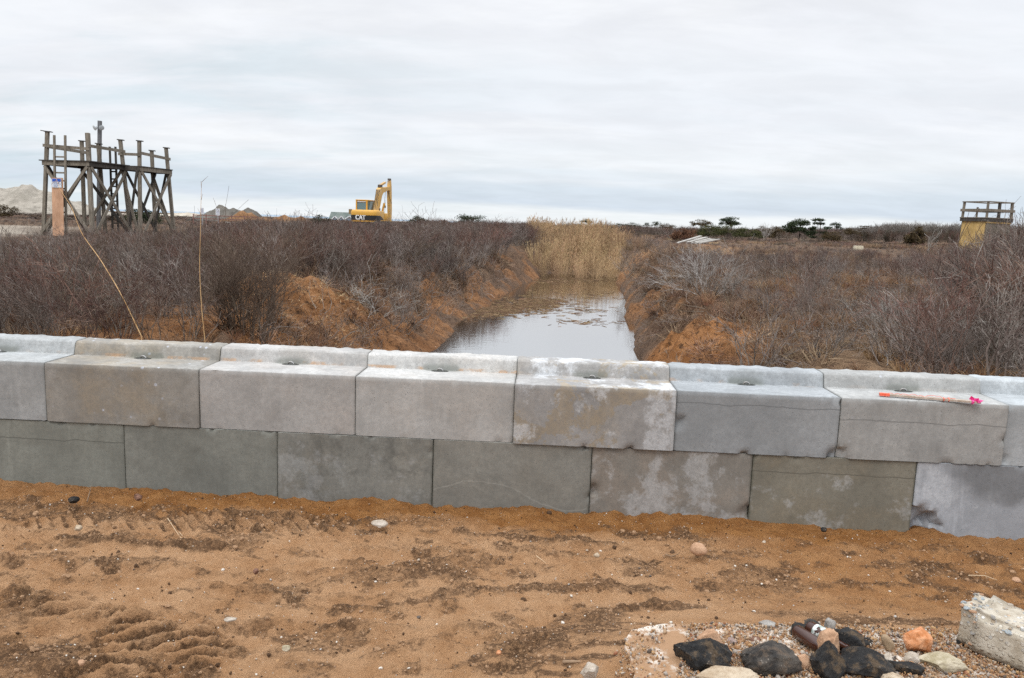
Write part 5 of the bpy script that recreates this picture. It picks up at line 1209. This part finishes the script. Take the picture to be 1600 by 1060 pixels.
# ------------------------------------------------------------------ shingled house
def build_house():
    Y = 215.0; s_ = Y / F_PX; c = PY(529, 349, Y); zg = land_z(c.x, c.y); root = empty('shingled_house', (c.x, c.y, zg)); tag(root, 'grey shingled house with green-grey roof and white-trimmed gables, half hidden by scrub', 'house')
    rf = mat_mottle('roof_shingle', (.10, .125, .115), (.16, .18, .165), .8, .9); wl = mat_mottle('wall_shingle', (.22, .215, .22), (.30, .295, .29), 1, .9); tr = NT('white_trim').done((.72, .74, .76), .6, .3); gl_ = NT('house_glass').done((.22, .30, .38), .1, .6); br = mat_mottle('chimney_brick', (.2, .13, .06), (.26, .17, .08), 2)
    X = lambda u: (PY(u, 340, Y).x - c.x); Zf = lambda u, v: PY(u, v, Y).z - zg
    x0, x1, ze, zr = X(512), X(546), Zf(529, 343), Zf(529, 331.5)
    MB().prism([(x0 + .3, 1.5, 0), (x1 - .3, 1.5, 0), (x1 - .3, 1.5, ze), (x0 + .3, 1.5, ze)], (0, 5, 0)).build('wall', wl, root)
    roof = MB().prism([(x0, 1.0, ze), (x0, 4.0, zr), (x0, 7.0, ze)], (x1 - x0, 0, 0)).build('roof', rf, root)
    MB().box((X(543), 3.8, zr + .1), (.8, .8, 1.6)).build('chimney', br, roof)
    for u, w_ in ((523, 9), (533, 8), (546, 14)):
        a, b_, m = X(u - w_ / 2), X(u + w_ / 2), X(u); zt = Zf(u, 338.5); zl = Zf(u, 343)
        g = MB().prism([(a, .2, 0), (b_, .2, 0), (b_, .2, zl), (m, .2, zt), (a, .2, zl)], (0, 2.2, 0)).build('gable', wl, root)
        for p, q in (((a, zl), (m, zt)), ((m, zt), (b_, zl))): MB().bar((p[0], .12, p[1] + .08), (q[0], .12, q[1] + .08), .12, .26).build('gable_trim', tr, g)
        for xx in (a, b_): MB().bar((xx, .12, 0), (xx, .12, zl), .22, .1).build('corner_trim', tr, g)
        MB().box((m, .17, zl - .6), ((b_ - a) * .5, .06, 1.5)).build('window', gl_, g)
build_house()

# ------------------------------------------------------------------ signs, fence, planks, crate
m_post = mat_mottle('post_metal', (.25, .25, .25), (.35, .35, .35), 4, .6); m_white = mat_mottle('sign_face', (.62, .63, .65), (.70, .71, .72), 6, .5)
def sign(label, u, vt, vb, w_px, Y, vbase):
    a = PY(u, vt, Y); b = PY(u, vb, Y); g = land_z(a.x, a.y); root = empty('notice_sign', (a.x, a.y, g)); tag(root, label, 'sign', 'notice signs by the soil heap')
    h = a.z - b.z; w_ = w_px / F_PX * Y
    MB().bar((0, 0, 0), (0, 0, a.z - g), .06, .06).build('sign_post', m_post, root)
    s_ = MB().box((0, -.05, (a.z + b.z) / 2 - g), (w_, .02, h), bev=.004).build('sign_board', m_white, root)
    b_ = MB()
    for k in range(4): b_.box((0, -.063, (a.z + b.z) / 2 - g + h * (.3 - .2 * k)), (w_ * .7, .004, h * .05))
    b_.build('sign_lines', ink, s_)
sign('small white notice sign left of the tilted sign, beside the reed stem', 316, 325, 335, 5.5, 60, 350)
sign('taller white notice sign standing alone before the dark soil heap', 340.5, 326, 337, 6.5, 62, 350)
fa, fb = PY(302, 337, 66), PY(402, 340, 66); gz_ = land_z((fa.x + fb.x) / 2, 66)
fen = empty('rail_fence', (fa.x, 66, gz_)); tag(fen, 'low reddish plastic rail fence in front of the soil heaps', 'fence'); FO = Vector(fen.location)
m_fen = mat_mottle('fence_rust', (.20, .10, .085), (.28, .15, .13), 3); m_pale = mat_mottle('pale_rail', (.5, .48, .45), (.62, .6, .57), 3)
for k in range(6):
    x_ = fa.x + (fb.x - fa.x) * k / 5; MB().bar(Vector((x_, 66, gz_)) - FO, Vector((x_, 66, PY(350, 336, 66).z)) - FO, .06, .06).build('fence_post', m_fen, fen)
for v in (338, 343): MB().bar(Vector((fa.x, 66, PY(302, v - 1.7, 66).z)) - FO, Vector((fb.x, 66, PY(402, v + 1.7, 66).z)) - FO, .04, .07).build('fence_rail', m_fen, fen)
MB().bar(PY(352, 348, 65.8) - FO, PY(374, 350, 65.8) - FO, .08, .18).build('fence_board', m_pale, fen)
# planks
m_pl = mat_wood('bleached_plank', (.36, .34, .31), (.50, .48, .445)); m_pl2 = mat_wood('raw_plank', (.50, .36, .20), (.60, .46, .28))
labs = ['longest bleached plank slanting at the left of the pile', 'bleached plank lying flat along the front of the pile', 'bleached plank crossing the pile middle, second from the left', 'bleached plank crossing the pile middle, third from the left', 'bleached plank crossing the pile middle, fourth from the left', 'bleached plank jutting out at the right of the pile', 'raw yellow plank at the right foot of the pile', 'bleached plank topmost at the back of the pile']
spec = [((1058, 380), (1095, 369), 60, 61.5, .30), ((1056, 381), (1100, 381), 59.5, 59.5, .26), ((1074, 379), (1104, 371), 60, 61.6, .30), ((1080, 380), (1110, 373), 60, 61.4, .30), ((1088, 380), (1116, 374), 60, 61.2, .30), ((1094, 380), (1124, 374), 60, 61, .26), ((1109, 380), (1122, 380), 59.4, 59.6, .2), ((1070, 377), (1100, 371.5), 61, 62, .28)]
for lab, (a, b_, ya, yb, w_), k in zip(labs, spec, range(8)):
    p, q = PY(*a, ya), PY(*b_, yb); g = min(p.z, q.z); o = MB().bar(p - p, q - p, w_ * .78, .06, .006).build('plank', m_pl if k != 6 else m_pl2, None); o.location = p; tag(o, lab, 'plank', 'pile of boards on the heath')
c = PY(1341, 389, 58); bx_ = empty('pale_tank', (c.x, c.y, land_z(c.x, c.y))); tag(bx_, 'low cream box lying in the grass of the right field', 'box')
hz = min(.36, PY(1341, 382, 58).z - bx_.location.z); w_ = 13 / F_PX * 58
m_cr = mat_mottle('cream_shell', (.50, .44, .32), (.60, .54, .42), 3, .6)
MB().box((0, 0, hz / 2), (w_, .45, hz), bev=.06).build('shell', m_cr, bx_, 40); MB().box((0, 0, hz + .012), (w_ * .94, .40, .03), bev=.01).build('lid', m_cr, bx_, 40)

# ------------------------------------------------------------------ foreground slab, gravel and rubble
def slab():
    far = [(982, 986), (1010, 979), (1060, 977), (1120, 975), (1200, 976), (1280, 982), (1360, 984), (1440, 988), (1520, 990), (1640, 1000)]
    leftp = [(1003, 1100), (987, 1050), (980, 1012)]
    P = [PZ(u, v, ZS) for u, v in leftp + far]; P = [(p.x, p.y) for p in P]
    # dense outline with ragged edge
    out = []
    for (a, b_) in zip(P, P[1:]):
        n = max(1, int(math.dist(a, b_) / .03))
        out += [(a[0] + (b_[0] - a[0]) * k / n, a[1] + (b_[1] - a[1]) * k / n) for k in range(n)]
    out = [(x + (float(fbm(x * 12, y * 12, 5, 3)) - .5) * .05, y + (float(fbm(x * 12, y * 12, 7, 3)) - .5) * .05) for x, y in out]
    near = [(3.9, 3.3), (3.9, 1.5), (.55, 1.5), (.53, 2.7)]
    ring = out + near
    bm = bmesh.new(); vs = [bm.verts.new((x, y, ZS)) for x, y in ring]; f = bm.faces.new(vs[::-1]); bm.normal_update()
    if f.normal.z < 0: f.normal_flip()
    bmesh.ops.triangulate(bm, faces=[f]); 
    for _ in range(2): bmesh.ops.subdivide_edges(bm, edges=[e for e in bm.edges if e.calc_length() > .06], cuts=2, use_grid_fill=True)
    top = list(bm.faces); ext = bmesh.ops.extrude_face_region(bm, geom=top); 
    nv = [g for g in ext['geom'] if isinstance(g, bmesh.types.BMVert)]
    for v in nv: v.co.z += 0
    # the first copy sinks to become the base
    newset = set(nv)
    for v in bm.verts:
        if v not in newset: v.co.z -= .22
    for v in nv: v.co.z += (float(fbm(v.co.x * 6, v.co.y * 6, 9, 3)) - .5) * .03
    bmesh.ops.recalc_face_normals(bm, faces=list(bm.faces)); me = bpy.data.meshes.new('concrete_slab'); bm.to_mesh(me); bm.free()
    t = NT('old_slab'); c = t.co('Object'); col = t.mix(t.rng(t.noise(c, 5, 8, .7), .47, .56), (.33, .20, .115), (.60, .54, .47))
    col = t.mix(t.rng(t.noise(c, 40, 5, .7), .5, .7, 0, .5), col, (.28, .17, .09)); t.bump(t.noise(c, 40, 6, .7), .8, .01); me.materials.append(t.done(col, .9, .15))
    me.shade_smooth(); me.set_sharp_from_angle(angle=R(40))
    o = obj('concrete_slab', me); tag(o, 'old pale broken concrete slab under the gravel and rubble', 'slab'); return P
slab()
def pebble_mat(name, stops, vary=1):
    t = NT(name); c = t.co('Object'); col = t.ramp(t.rand(), stops, 'CONSTANT')
    col = t.mix(t.rng(t.noise(c, 3, 4), .35, .65, 0, .35), col, (.20, .13, .08)); t.bump(t.noise(c, 12, 4), .3, .05)
    return t.done(col, .7, .3)
def rock_mesh(seed, dims, mat, sub=3, rough=.22, cuts=6, fine=.04, smooth=35):
    """an angular or rounded stone: sphere cut by planes then roughened"""
    r = np.random.default_rng(seed); bm = bmesh.new(); bmesh.ops.create_icosphere(bm, subdivisions=sub, radius=1)
    pl = [(lambda d: d / np.linalg.norm(d))(r.normal(0, 1, 3)) for _ in range(cuts)]; dist = [r.uniform(.55, .85) for _ in range(cuts)]
    ox = r.uniform(0, 50)
    P_ = np.array([v.co[:] for v in bm.verts])
    for n, d in zip(pl, dist):
        q = P_ @ n; P_ = P_ - np.outer(np.maximum(q - d, 0), n)
    n1 = fbm(P_[:, 0] * 1.6 + ox, P_[:, 1] * 1.6 + P_[:, 2] * 1.3, seed, 3) - .5; n2 = fbm(P_[:, 0] * 4 + ox, P_[:, 1] * 4 + P_[:, 2] * 3.1, seed + 2, 5, .68) - .5
    P_ = P_ * (1 + n1 * rough * 2 + n2 * fine * 2)[:, None] * np.array(dims) / 2
    for v, q in zip(bm.verts, P_): v.co = q
    me = bpy.data.meshes.new('stone'); bm.to_mesh(me); bm.free(); me.materials.append(mat); me.shade_smooth(); me.set_sharp_from_angle(angle=R(smooth)); return me
# gravel over the slab and pebbles over the dirt: stuff
stops = [(0, (.42, .29, .18)), (.18, (.36, .19, .085)), (.34, (.46, .38, .30)), (.46, (.28, .15, .07)), (.58, (.48, .29, .13)), (.70, (.09, .08, .075)), (.78, (.38, .34, .30)), (.88, (.52, .46, .39)), (.94, (.30, .12, .06))]
m_peb = pebble_mat('gravel_mix', stops)
PEB = [bpy.data.objects.new('pebble_form', rock_mesh(500 + i, (1, .8, .6), m_peb, 2, .15, 3)) for i in range(4)]
m_peb2 = pebble_mat('pebble_mix', [(0, (.50, .42, .33)), (.2, (.42, .24, .11)), (.35, (.66, .61, .53)), (.55, (.30, .19, .12)), (.7, (.45, .43, .40)), (.82, (.68, .63, .56)), (.93, (.08, .07, .065))])
PEB2 = [bpy.data.objects.new('pebble_form', rock_mesh(510 + i, (1, .8, .6), m_peb2, 2, .15, 3)) for i in range(4)]
n = 24000; U = r.uniform(960, 1620, n); V_ = r.uniform(976, 1085, n); dens = fbm(U * .012, V_ * .02, 77, 3)
lb = 1075 - (V_ - 985) * .25
ok = (V_ > 979 + 6 * (U > 1250) + 4 * (U > 1400) - np.abs(r.normal(0, 5, n))) & ((U > lb) | (r.random(n) < .25 * (dens > .5))) & (U > 985 - (V_ - 985) * 1.0 + r.normal(0, 12, n)) & (r.random(n) < .45 + 1.2 * dens)
P = np.array([tuple(PZ(a, b_, ZS)) for a, b_ in zip(U[ok], V_[ok])]); n = len(P); s = np.minimum(r.lognormal(math.log(.0085), .50, n), .032)
hm = .03 * sstep(.2, .8, fbm(P[:, 0] * 3, P[:, 1] * 3, 78, 2)); P[:, 2] = np.where((U[ok] < 984), np.minimum(dirt(P[:, 0], P[:, 1])[0] + .004, ZS), ZS); P[:, 2] += s * .15 + r.uniform(-.004, .014, n)
scatter('gravel', 'mixed tan and brown gravel strewn over the slab in the foreground', 'gravel', P, PEB, s, np.stack([r.uniform(0, 6, n), r.uniform(0, 6, n), r.uniform(0, 6, n)], 1), seed=15)
n = 3600; x = r.uniform(-4.6, 4.8, n); y = r.uniform(3.0, 5.85, n); k = r.random(n) < .25 + 1.2 * sstep(.45, .65, fbm(x * 2.2 + 5, y * 3.6, 61, 3)); x, y = x[k], y[k]; y = y - WA * x
ok = wall_dist(x, y) < -.05; x, y = x[ok], y[ok]; n = len(x); s = np.minimum(r.lognormal(math.log(.0075), .5, n), .03)
z = dirt(x, y)[0]
scatter('pebbles', 'scattered small pebbles and shell bits on the sandy dirt', 'pebbles', np.stack([x, y, z + s * .12], 1), PEB2, s, np.stack([r.normal(0, .4, n), r.normal(0, .4, n), r.uniform(0, 6, n)], 1), seed=16)

def rock_mat(name, a, b, scale=9, bump=.6, bs=40, rough=.85, speck=None, dust=None):
    t = NT(name); c = t.co('Object'); col = t.mix(t.rng(t.noise(c, scale, 8, .7), .36, .64), a, b)
    if dust: col = t.mix(t.rng(t.noise(t.co('Object', loc=(3, 1, 2)), 16, 7, .72), .50, .64, 0, .85), col, dust)
    if speck: col = t.mix(t.math('MULTIPLY', t.rng(t.vor(c, 55), .2, .3, 1, 0), t.rng(t.noise(c, 20, 2), .56, .62)), col, speck)
    t.bump(t.noise(c, bs, 7, .75), bump, .018); return t.done(col, rough, .25)
m_asph = rock_mat('asphalt_chunk', (.016, .016, .017), (.040, .038, .036), 14, 1.0, 75, .75, (.16, .13, .10), (.13, .09, .055)); m_asph2 = rock_mat('asphalt_dusty', (.03, .028, .027), (.11, .095, .08), 9, 1.0, 75, .8, (.22, .19, .16), (.15, .11, .08))
m_tan = rock_mat('tan_stone', (.38, .22, .13), (.52, .33, .21), 12); m_org = rock_mat('orange_stone', (.46, .17, .06), (.68, .36, .20), 14); m_cream = rock_mat('cream_stone', (.36, .27, .18), (.52, .43, .32), 12); m_olive = rock_mat('olive_stone', (.30, .25, .15), (.50, .44, .33), 10); m_whs = rock_mat('white_stone', (.34, .28, .215), (.52, .46, .39), 12); m_brn = rock_mat('brown_stone', (.15, .08, .055), (.24, .13, .09), 15); m_gst = rock_mat('grey_stone', (.24, .22, .20), (.38, .36, .33), 12)
def rock(name, label, u, v, wpx, hpx, dpx, mat, seed, z=None, rz=0, cat='rock', group='rubble in the foreground', cuts=9, rough=.2, sub=5, fine=.10, tilt=(0, 0), sink=.45):
    zz = ZS if z is None else z; p = PZ(u, v, zz); Z = (p - CAM).dot(CF); k = Z / F_PX
    me = rock_mesh(seed, (wpx * k, dpx * k, hpx * k * 1.1), mat, sub, rough, cuts, fine); o = obj(name, me)
    o.location = (p.x, p.y, zz + hpx * k * (.5 - sink * .5)); o.rotation_euler = (tilt[0], tilt[1], rz); return tag(o, label, cat, group)
AS = 'asphalt chunk'
rock('asphalt_chunk', 'black lumpy asphalt chunk with the tan stone leaning behind it', 1100, 1040, 118, 62, 70, m_asph, 601, rz=-.15, cat=AS, rough=.20, fine=.12, cuts=14)
rock('asphalt_chunk', 'dusty-topped black asphalt chunk right of the lumpy one', 1203, 1044, 94, 52, 66, m_asph2, 602, rz=.1, cat=AS, cuts=9)
rock('asphalt_chunk', 'pointed black asphalt chunk below the round tan stone', 1290, 1054, 56, 66, 50, m_asph, 603, rz=.3, cat=AS, cuts=9)
rock('asphalt_chunk', 'black asphalt slope just right of the two bottles', 1322, 1018, 56, 44, 60, m_asph, 604, rz=.5, cat=AS, fine=.1)
rock('asphalt_chunk', 'broad black asphalt slab at the bottom edge, right of the pointed chunk', 1350, 1052, 100, 44, 62, m_asph, 605, rz=-.1, cat=AS, fine=.1)
rock('asphalt_chunk', 'flat black asphalt piece lying above the broad slab', 1343, 1010, 40, 14, 22, m_asph, 606, rz=.15, cat=AS)
rock('asphalt_chunk', 'black asphalt lump tucked behind the bottle bases', 1246, 990, 34, 26, 30, m_asph, 607, cat=AS, fine=.1)
rock('asphalt_chunk', 'black asphalt sliver beneath the olive stone', 1412, 1050, 60, 24, 30, m_asph, 608, rz=-.5, cat=AS)
rock('asphalt_chunk', 'small black asphalt lump near the concrete fragment', 1501, 1008, 16, 12, 14, m_asph, 609, cat=AS, sub=3)
rock('asphalt_chunk', 'low black asphalt lumps heaped behind the second bottle', 1270, 982, 36, 16, 26, m_asph2, 610, cat=AS, fine=.12)
rock('rock', 'half-round tan stone behind the lumpy asphalt chunk', 1108, 1019, 42, 40, 26, m_tan, 611, cuts=3, rough=.08, sink=.2)
rock('rock', 'smooth round tan stone against the bottle necks', 1294, 1029, 38, 50, 38, m_tan, 612, cuts=2, rough=.10, sink=.15)
rock('rock', 'bright orange angular rock, lone on the gravel', 1435, 1016, 56, 48, 42, m_org, 653, cuts=12, rough=.05, rz=.3, sink=.2)
rock('rock', 'long olive-cream stone below the orange rock', 1472, 1044, 76, 32, 38, m_olive, 614, rz=-.12, cuts=6, rough=.12)
rock('rock', 'wide cream stone at the bottom edge below the lumpy asphalt', 1135, 1064, 96, 26, 50, m_cream, 615, cuts=4, rough=.12)
rock('rock', 'pale grey flat stone cut by the bottom edge below the asphalt slab', 1392, 1064, 56, 18, 40, m_cream, 616, rz=-.5, cuts=6)
rock('rock', 'upright finger-shaped brown stone left of the orange rock', 1386, 1018, 16, 30, 18, rock_mat('finger_stone', (.26, .18, .11), (.38, .28, .18), 12), 617, cuts=3, rough=.1, tilt=(0, -.6), sub=3, sink=.1)
rock('rock', 'white pebble stone at the left foot of the orange rock', 1424, 1034, 26, 18, 20, m_whs, 618, cuts=5, sub=3)
rock('rock', 'small white stone above the pale flat stone', 1387, 1034, 20, 16, 18, m_whs, 619, cuts=4, sub=3)
rock('rock', 'grey-white stone between the asphalt slope and the flat asphalt piece', 1340, 1022, 20, 16, 18, m_whs, 620, cuts=4, sub=3)
rock('rock', 'pale grey stone behind the bottles', 1296, 986, 18, 22, 18, m_gst, 621, cuts=5, sub=3, sink=.1)
rock('rock', 'tan stone wedged between the dusty chunk and the pointed chunk', 1254, 1042, 24, 24, 24, m_tan, 622, cuts=5, sub=3)
rock('rock', 'brown flat stone on the gravel left of the bottles', 1182, 1002, 22, 10, 16, m_brn, 623, cuts=6, sub=3)
rock('rock', 'mauve grey flat stone above the half-round tan stone', 1143, 1004, 18, 10, 16, rock_mat('mauve_stone', (.25, .18, .16), (.33, .25, .22), 12), 624, cuts=6, sub=3)
rock('rock', 'grey broken slate at the far edge of the gravel', 1198, 978, 30, 9, 22, m_gst, 625, cuts=8, sub=3)
rock('rock', 'white rock at the slab corner by the bottom edge', 922, 1055, 34, 24, 30, m_whs, 626, cuts=7, sub=3)
rock('rock', 'black chip beside the olive stone', 1356, 1002, 14, 8, 10, m_asph, 627, cuts=6, sub=3)
rock('rock', 'rounded tan stone lying alone on the sand near the wall', 1091, 866, 27, 19, 20, m_tan, 630, z=.04, cuts=2, rough=.08, sub=3, rz=-.5, group='lone stones on the sand', sink=.2)
rock('rock', 'pale half-buried stone near the dark joint of the mottled block', 592, 822, 26, 12, 20, m_whs, 631, z=.05, cuts=6, sub=3, group='lone stones on the sand')
rock('rock', 'cream stone at the head of the dark earth ridge', 122, 829, 13, 9, 10, m_cream, 632, z=.08, cuts=2, sub=3, group='lone stones on the sand', sink=.1)
rock('rock', 'pale peach stone by the right edge of the sand', 1588, 911, 14, 9, 11, m_tan, 633, z=.03, cuts=6, sub=3, group='lone stones on the sand', sink=.1)
rock('rock', 'black clod near the left end of the wall foot', 115, 786, 16, 11, 14, m_asph, 634, z=.06, cuts=4, sub=3, rough=.3, group='lone stones on the sand', sink=.2)
rock('rock', 'dark earth clod by the wall foot left of the pale stone', 216, 781, 13, 10, 12, m_brn, 635, z=.06, cuts=4, sub=3, rough=.3, group='lone stones on the sand', sink=.2)
rock('rock', 'orange pebble near the bottom edge, left of the white rock', 779, 1023, 9, 7, 8, m_org, 636, z=.09, cuts=1, sub=3, group='lone stones on the sand', sink=.1)
rock('rock', 'white shell fragment lying near the tread prints', 360, 971, 20, 7, 10, m_whs, 637, z=.06, cuts=4, sub=3, rz=.2, group='lone stones on the sand', sink=.1)
rock('rock', 'tan pebble near the bottom left corner', 127, 1040, 11, 10, 10, m_tan, 638, z=.10, cuts=2, sub=3, group='lone stones on the sand', sink=.1)
rock('rock', 'brown pebble below the middle of the tread prints', 447, 1017, 14, 9, 11, m_olive, 639, z=.07, cuts=2, sub=3, group='lone stones on the sand', sink=.1)
rock('rock', 'round brown pebble on the bare sand left of centre', 400, 897, 9, 9, 9, m_brn, 640, z=.06, cuts=1, sub=3, group='lone stones on the sand', sink=.1)
rock('rock', 'black flat chip against the foot of the olive brown block', 1287, 831, 10, 7, 9, m_asph, 641, z=.03, cuts=6, sub=3, group='lone stones on the sand', sink=.1)
rock('rock', 'tan pebble beside the dark twig scraps in mid sand', 932, 871, 10, 7, 8, m_cream, 642, z=.05, cuts=2, sub=3, group='lone stones on the sand', sink=.1)

# concrete fragment with exposed aggregate
def fragment():
    p = PZ(1527, 1004, ZS); p = p + Vector((math.cos(R(-50)), math.sin(R(-50)), 0)) * .25
    root = empty('concrete_fragment', (p.x, p.y, ZS - .01), R(-50)); tag(root, 'big broken concrete fragment studded with pebbles, at the lower right corner', 'concrete fragment')
    bm = bmesh.new(); bmesh.ops.create_cube(bm, size=1); bmesh.ops.bevel(bm, geom=list(bm.edges), offset=.12, segments=3, affect='EDGES'); bmesh.ops.subdivide_edges(bm, edges=list(bm.edges), cuts=5, use_grid_fill=True)
    dx, dy, dz = .62, .30, .22
    for v in bm.verts:
        q = np.array(v.co); a = float(fbm(q[0] * 3 + 5, q[1] * 3 + q[2] * 2.3, 5, 3)) - .5; b_ = float(fbm(q[0] * 12 + 5, q[1] * 12 + q[2] * 9, 6, 3)) - .5
        v.co = Vector((q[0] * dx, q[1] * dy * (1 + .0), (q[2] + .5) * dz)) * (1 + a * .10 + b_ * .03)
        if v.co.x < -dx * .3: v.co.z += .03 * (-(v.co.x) - dx * .3) / .1 * (v.co.z / dz)
    me = bpy.data.meshes.new('core'); bm.to_mesh(me); bm.free()
    t = NT('fragment_concrete'); c = t.co('Object'); col = t.mix(t.rng(t.noise(c, 9, 6, .65), .38, .62), (.34, .29, .22), (.50, .45, .37)); vz = t.n('ShaderNodeTexVoronoi'); t.L(c, vz.inputs['Vector']); vz.inputs['Scale'].default_value = 42
    pc_ = t.ramp(t.sep(vz.outputs['Color'])[0], [(0, (.62, .58, .50)), (.3, (.40, .33, .25)), (.55, (.68, .65, .60)), (.8, (.34, .36, .37)), (1, (.52, .36, .22))])
    mk = t.math('MULTIPLY', t.rng(vz.outputs['Distance'], .30, .42, 1, 0), t.rng(t.noise(c, 8, 3), .40, .5)); col = t.mix(t.math('MULTIPLY', mk, t.rng(t.sep(c)[2], .10, .16)), col, pc_)
    t.bump(t.math('ADD', t.noise(c, 60, 5, .7), mk), .8, .008); me.materials.append(t.done(col, .85, .25)); me.shade_smooth(); obj('core', me, root)
    q = np.random.default_rng(9); bm = bmesh.new()
    core = root.children[0]; vs_ = [v for v in me.vertices if v.normal.z > .25 or v.normal.x < -.6]
    stuff_m = [rock_mesh(700 + i, (1, .75, .6), m_whs, 2, .12, 2) for i in range(3)]
    cols = [m_whs, m_cream, m_gst, m_tan, rock_mat('blue_grey_pebble', (.30, .34, .36), (.42, .45, .46), 10)]
    for i in range(150):
        v = vs_[q.integers(len(vs_))]; s_ = q.uniform(.016, .038); o = bpy.data.objects.new('embedded_pebble', stuff_m[i % 3].copy() if i < 15 else None)
        if i < 15: o.data.materials.clear(); o.data.materials.append(cols[i % 5]); keep = getattr(fragment, 'k', []); keep.append(o.data); fragment.k = keep
        else: bpy.data.objects.remove(o); o = bpy.data.objects.new('embedded_pebble', fragment.k[q.integers(15)])
        o.location = v.co - v.normal * s_ * .12; o.scale = (s_, s_, s_); o.rotation_euler = (q.normal(0, .4), q.normal(0, .4), q.uniform(0, 6)); link(o, root)
fragment()

# bottles
t = NT('brown_glass'); t.b.inputs['Transmission Weight'].default_value = .45; t.b.inputs['IOR'].default_value = 1.5; m_gl = t.done((.085, .030, .018), .06, .6)
m_lab = NT('torn_paper'); m_labm = m_lab.done(m_lab.mix(m_lab.rng(m_lab.noise(m_lab.co('Object'), 30, 4), .5, .55), (.62, .64, .62), (.30, .36, .33)), .7, .2)
def bottle(label, ub, vb, ue, ve, rad, lab=False):
    a = PZ(ub, vb, ZS + .05); e = PZ(ue, ve, ZS + .055); d = (e - a).normalized(); q = Vector((0, 0, 1)).rotation_difference(d)
    root = empty('bottle', a); root.rotation_mode = 'QUATERNION'; root.rotation_quaternion = q; tag(root, label, 'bottle', 'brown bottles on the rubble')
    pr = [(rad * .6, .004), (rad * .85, .0), (rad, .010), (rad, .135), (rad * .95, .150), (rad * .70, .172), (rad * .48, .19), (rad * .43, .225), (rad * .50, .232), (rad * .50, .24)]
    MB().lathe(pr, 28).build('glass_body', m_gl, root, 40)
    if lab:
        b = MB(); bm = b.bm; n, m = 26, 12; gr_ = {}
        for i in range(n):
            for j in range(m): a_ = R(20) + R(235) * i / (n - 1); gr_[i, j] = bm.verts.new(((rad + .0012) * math.cos(a_), (rad + .0012) * math.sin(a_), .045 + .075 * j / (m - 1)))
        for i in range(n - 1):
            for j in range(m - 1):
                if float(fbm(i * .31, j * .33, 15, 3)) > .44: bm.faces.new((gr_[i, j], gr_[i + 1, j], gr_[i + 1, j + 1], gr_[i, j + 1]))
        bmesh.ops.delete(bm, geom=[v for v in bm.verts if not v.link_faces], context='VERTS'); b.build('paper_label', m_labm, root, 60)
bottle('bare brown glass bottle lying neck-down beneath the round tan stone', 1244, 986, 1290, 1016, .034)
bottle('brown glass bottle with torn white paper label, behind the bare bottle', 1264, 980, 1310, 1005, .034, True)

# crumbs of earth
m_cr1 = rock_mat('dark_earth_crumb', (.07, .04, .023), (.15, .085, .045), 3, .8, 8); m_cr2 = rock_mat('sand_crumb', (.36, .21, .115), (.50, .32, .19), 3, .8, 8)
CRB = [bpy.data.objects.new('crumb_form', rock_mesh(520 + i, (1, .85, .7), (m_cr1, m_cr1, m_cr2, m_cr2)[i], 2, .3, 2, .15)) for i in range(4)]
n = 26000; x = r.uniform(-4.6, 4.8, n); y = r.uniform(3.05, 5.9, n)
zc, dc, oc = dirt(x, y - WA * x * sstep(4, 6.4, y)); y = y - WA * x * sstep(4, 6.4, y)
k = (r.random(n) < .06 + .9 * sstep(.25, .65, dc)) & (wall_dist(x, y) < -.04); x, y, zc, dc = x[k], y[k], zc[k], dc[k]; n = len(x)
s = np.minimum(r.lognormal(math.log(.010), .5, n), .05); pk = np.where(r.random(n) < .25 + .75 * sstep(.2, .5, dc), r.integers(0, 2, n), r.integers(2, 4, n))
scatter('earth_crumbs', 'loose crumbs of dark and sandy earth over the dirt track', 'dirt crumbs', np.stack([x, y, zc + s * .1], 1), CRB, s, np.stack([r.uniform(0, 6, n)] * 3, 1), pick=pk, seed=17)

# twigs lying on the sand
m_dtw = mat_mottle('dry_twig', (.16, .10, .06), (.28, .19, .12), 10); m_stw = mat_mottle('straw_twig', (.45, .32, .20), (.55, .42, .28), 10)
def twig(label, pix, rad, mat, zoff=.02, z=.05):
    P = []
    for u, v in pix:
        p = PZ(u, v, z); zz = dirt_z(p.x, p.y) + zoff; P.append(Vector((p.x, p.y, zz)))
    o = MB().tube([p - P[0] for p in P], [rad] + [rad * .8] * (len(P) - 2) + [rad * .4], 6).build('twig', mat, None, 60); o.location = P[0]; tag(o, label, 'twig', 'twigs on the sand')
twig('straight straw stem crossing the dark earth ridge', [(262, 811), (275, 825), (287, 839)], .003, m_stw)
twig('bent straw stem lying right of the dark earth ridge', [(270, 811), (292, 838), (330, 843)], .003, m_stw)
twig('short brown stick standing in the berm at the wall foot', [(136, 780), (143, 763)], .006, m_dtw, .03)
twig('dark brown stick beside the white rock at the bottom edge', [(880, 1043), (895, 1049), (906, 1053)], .010, m_dtw, .015)
twig('fine dark stem in the middle of the sand', [(916, 889), (922, 903)], .003, m_dtw)
twig('pale bent leaf stem near the right edge of the sand', [(1515, 884), (1540, 886), (1560, 893)], .004, m_stw)
twig('dark curled twig scrap right of the tan pebble', [(1040, 856), (1050, 860), (1062, 855)], .005, m_dtw)
twig('thin straw stem left of centre sand', [(838, 863), (853, 874)], .003, m_stw)
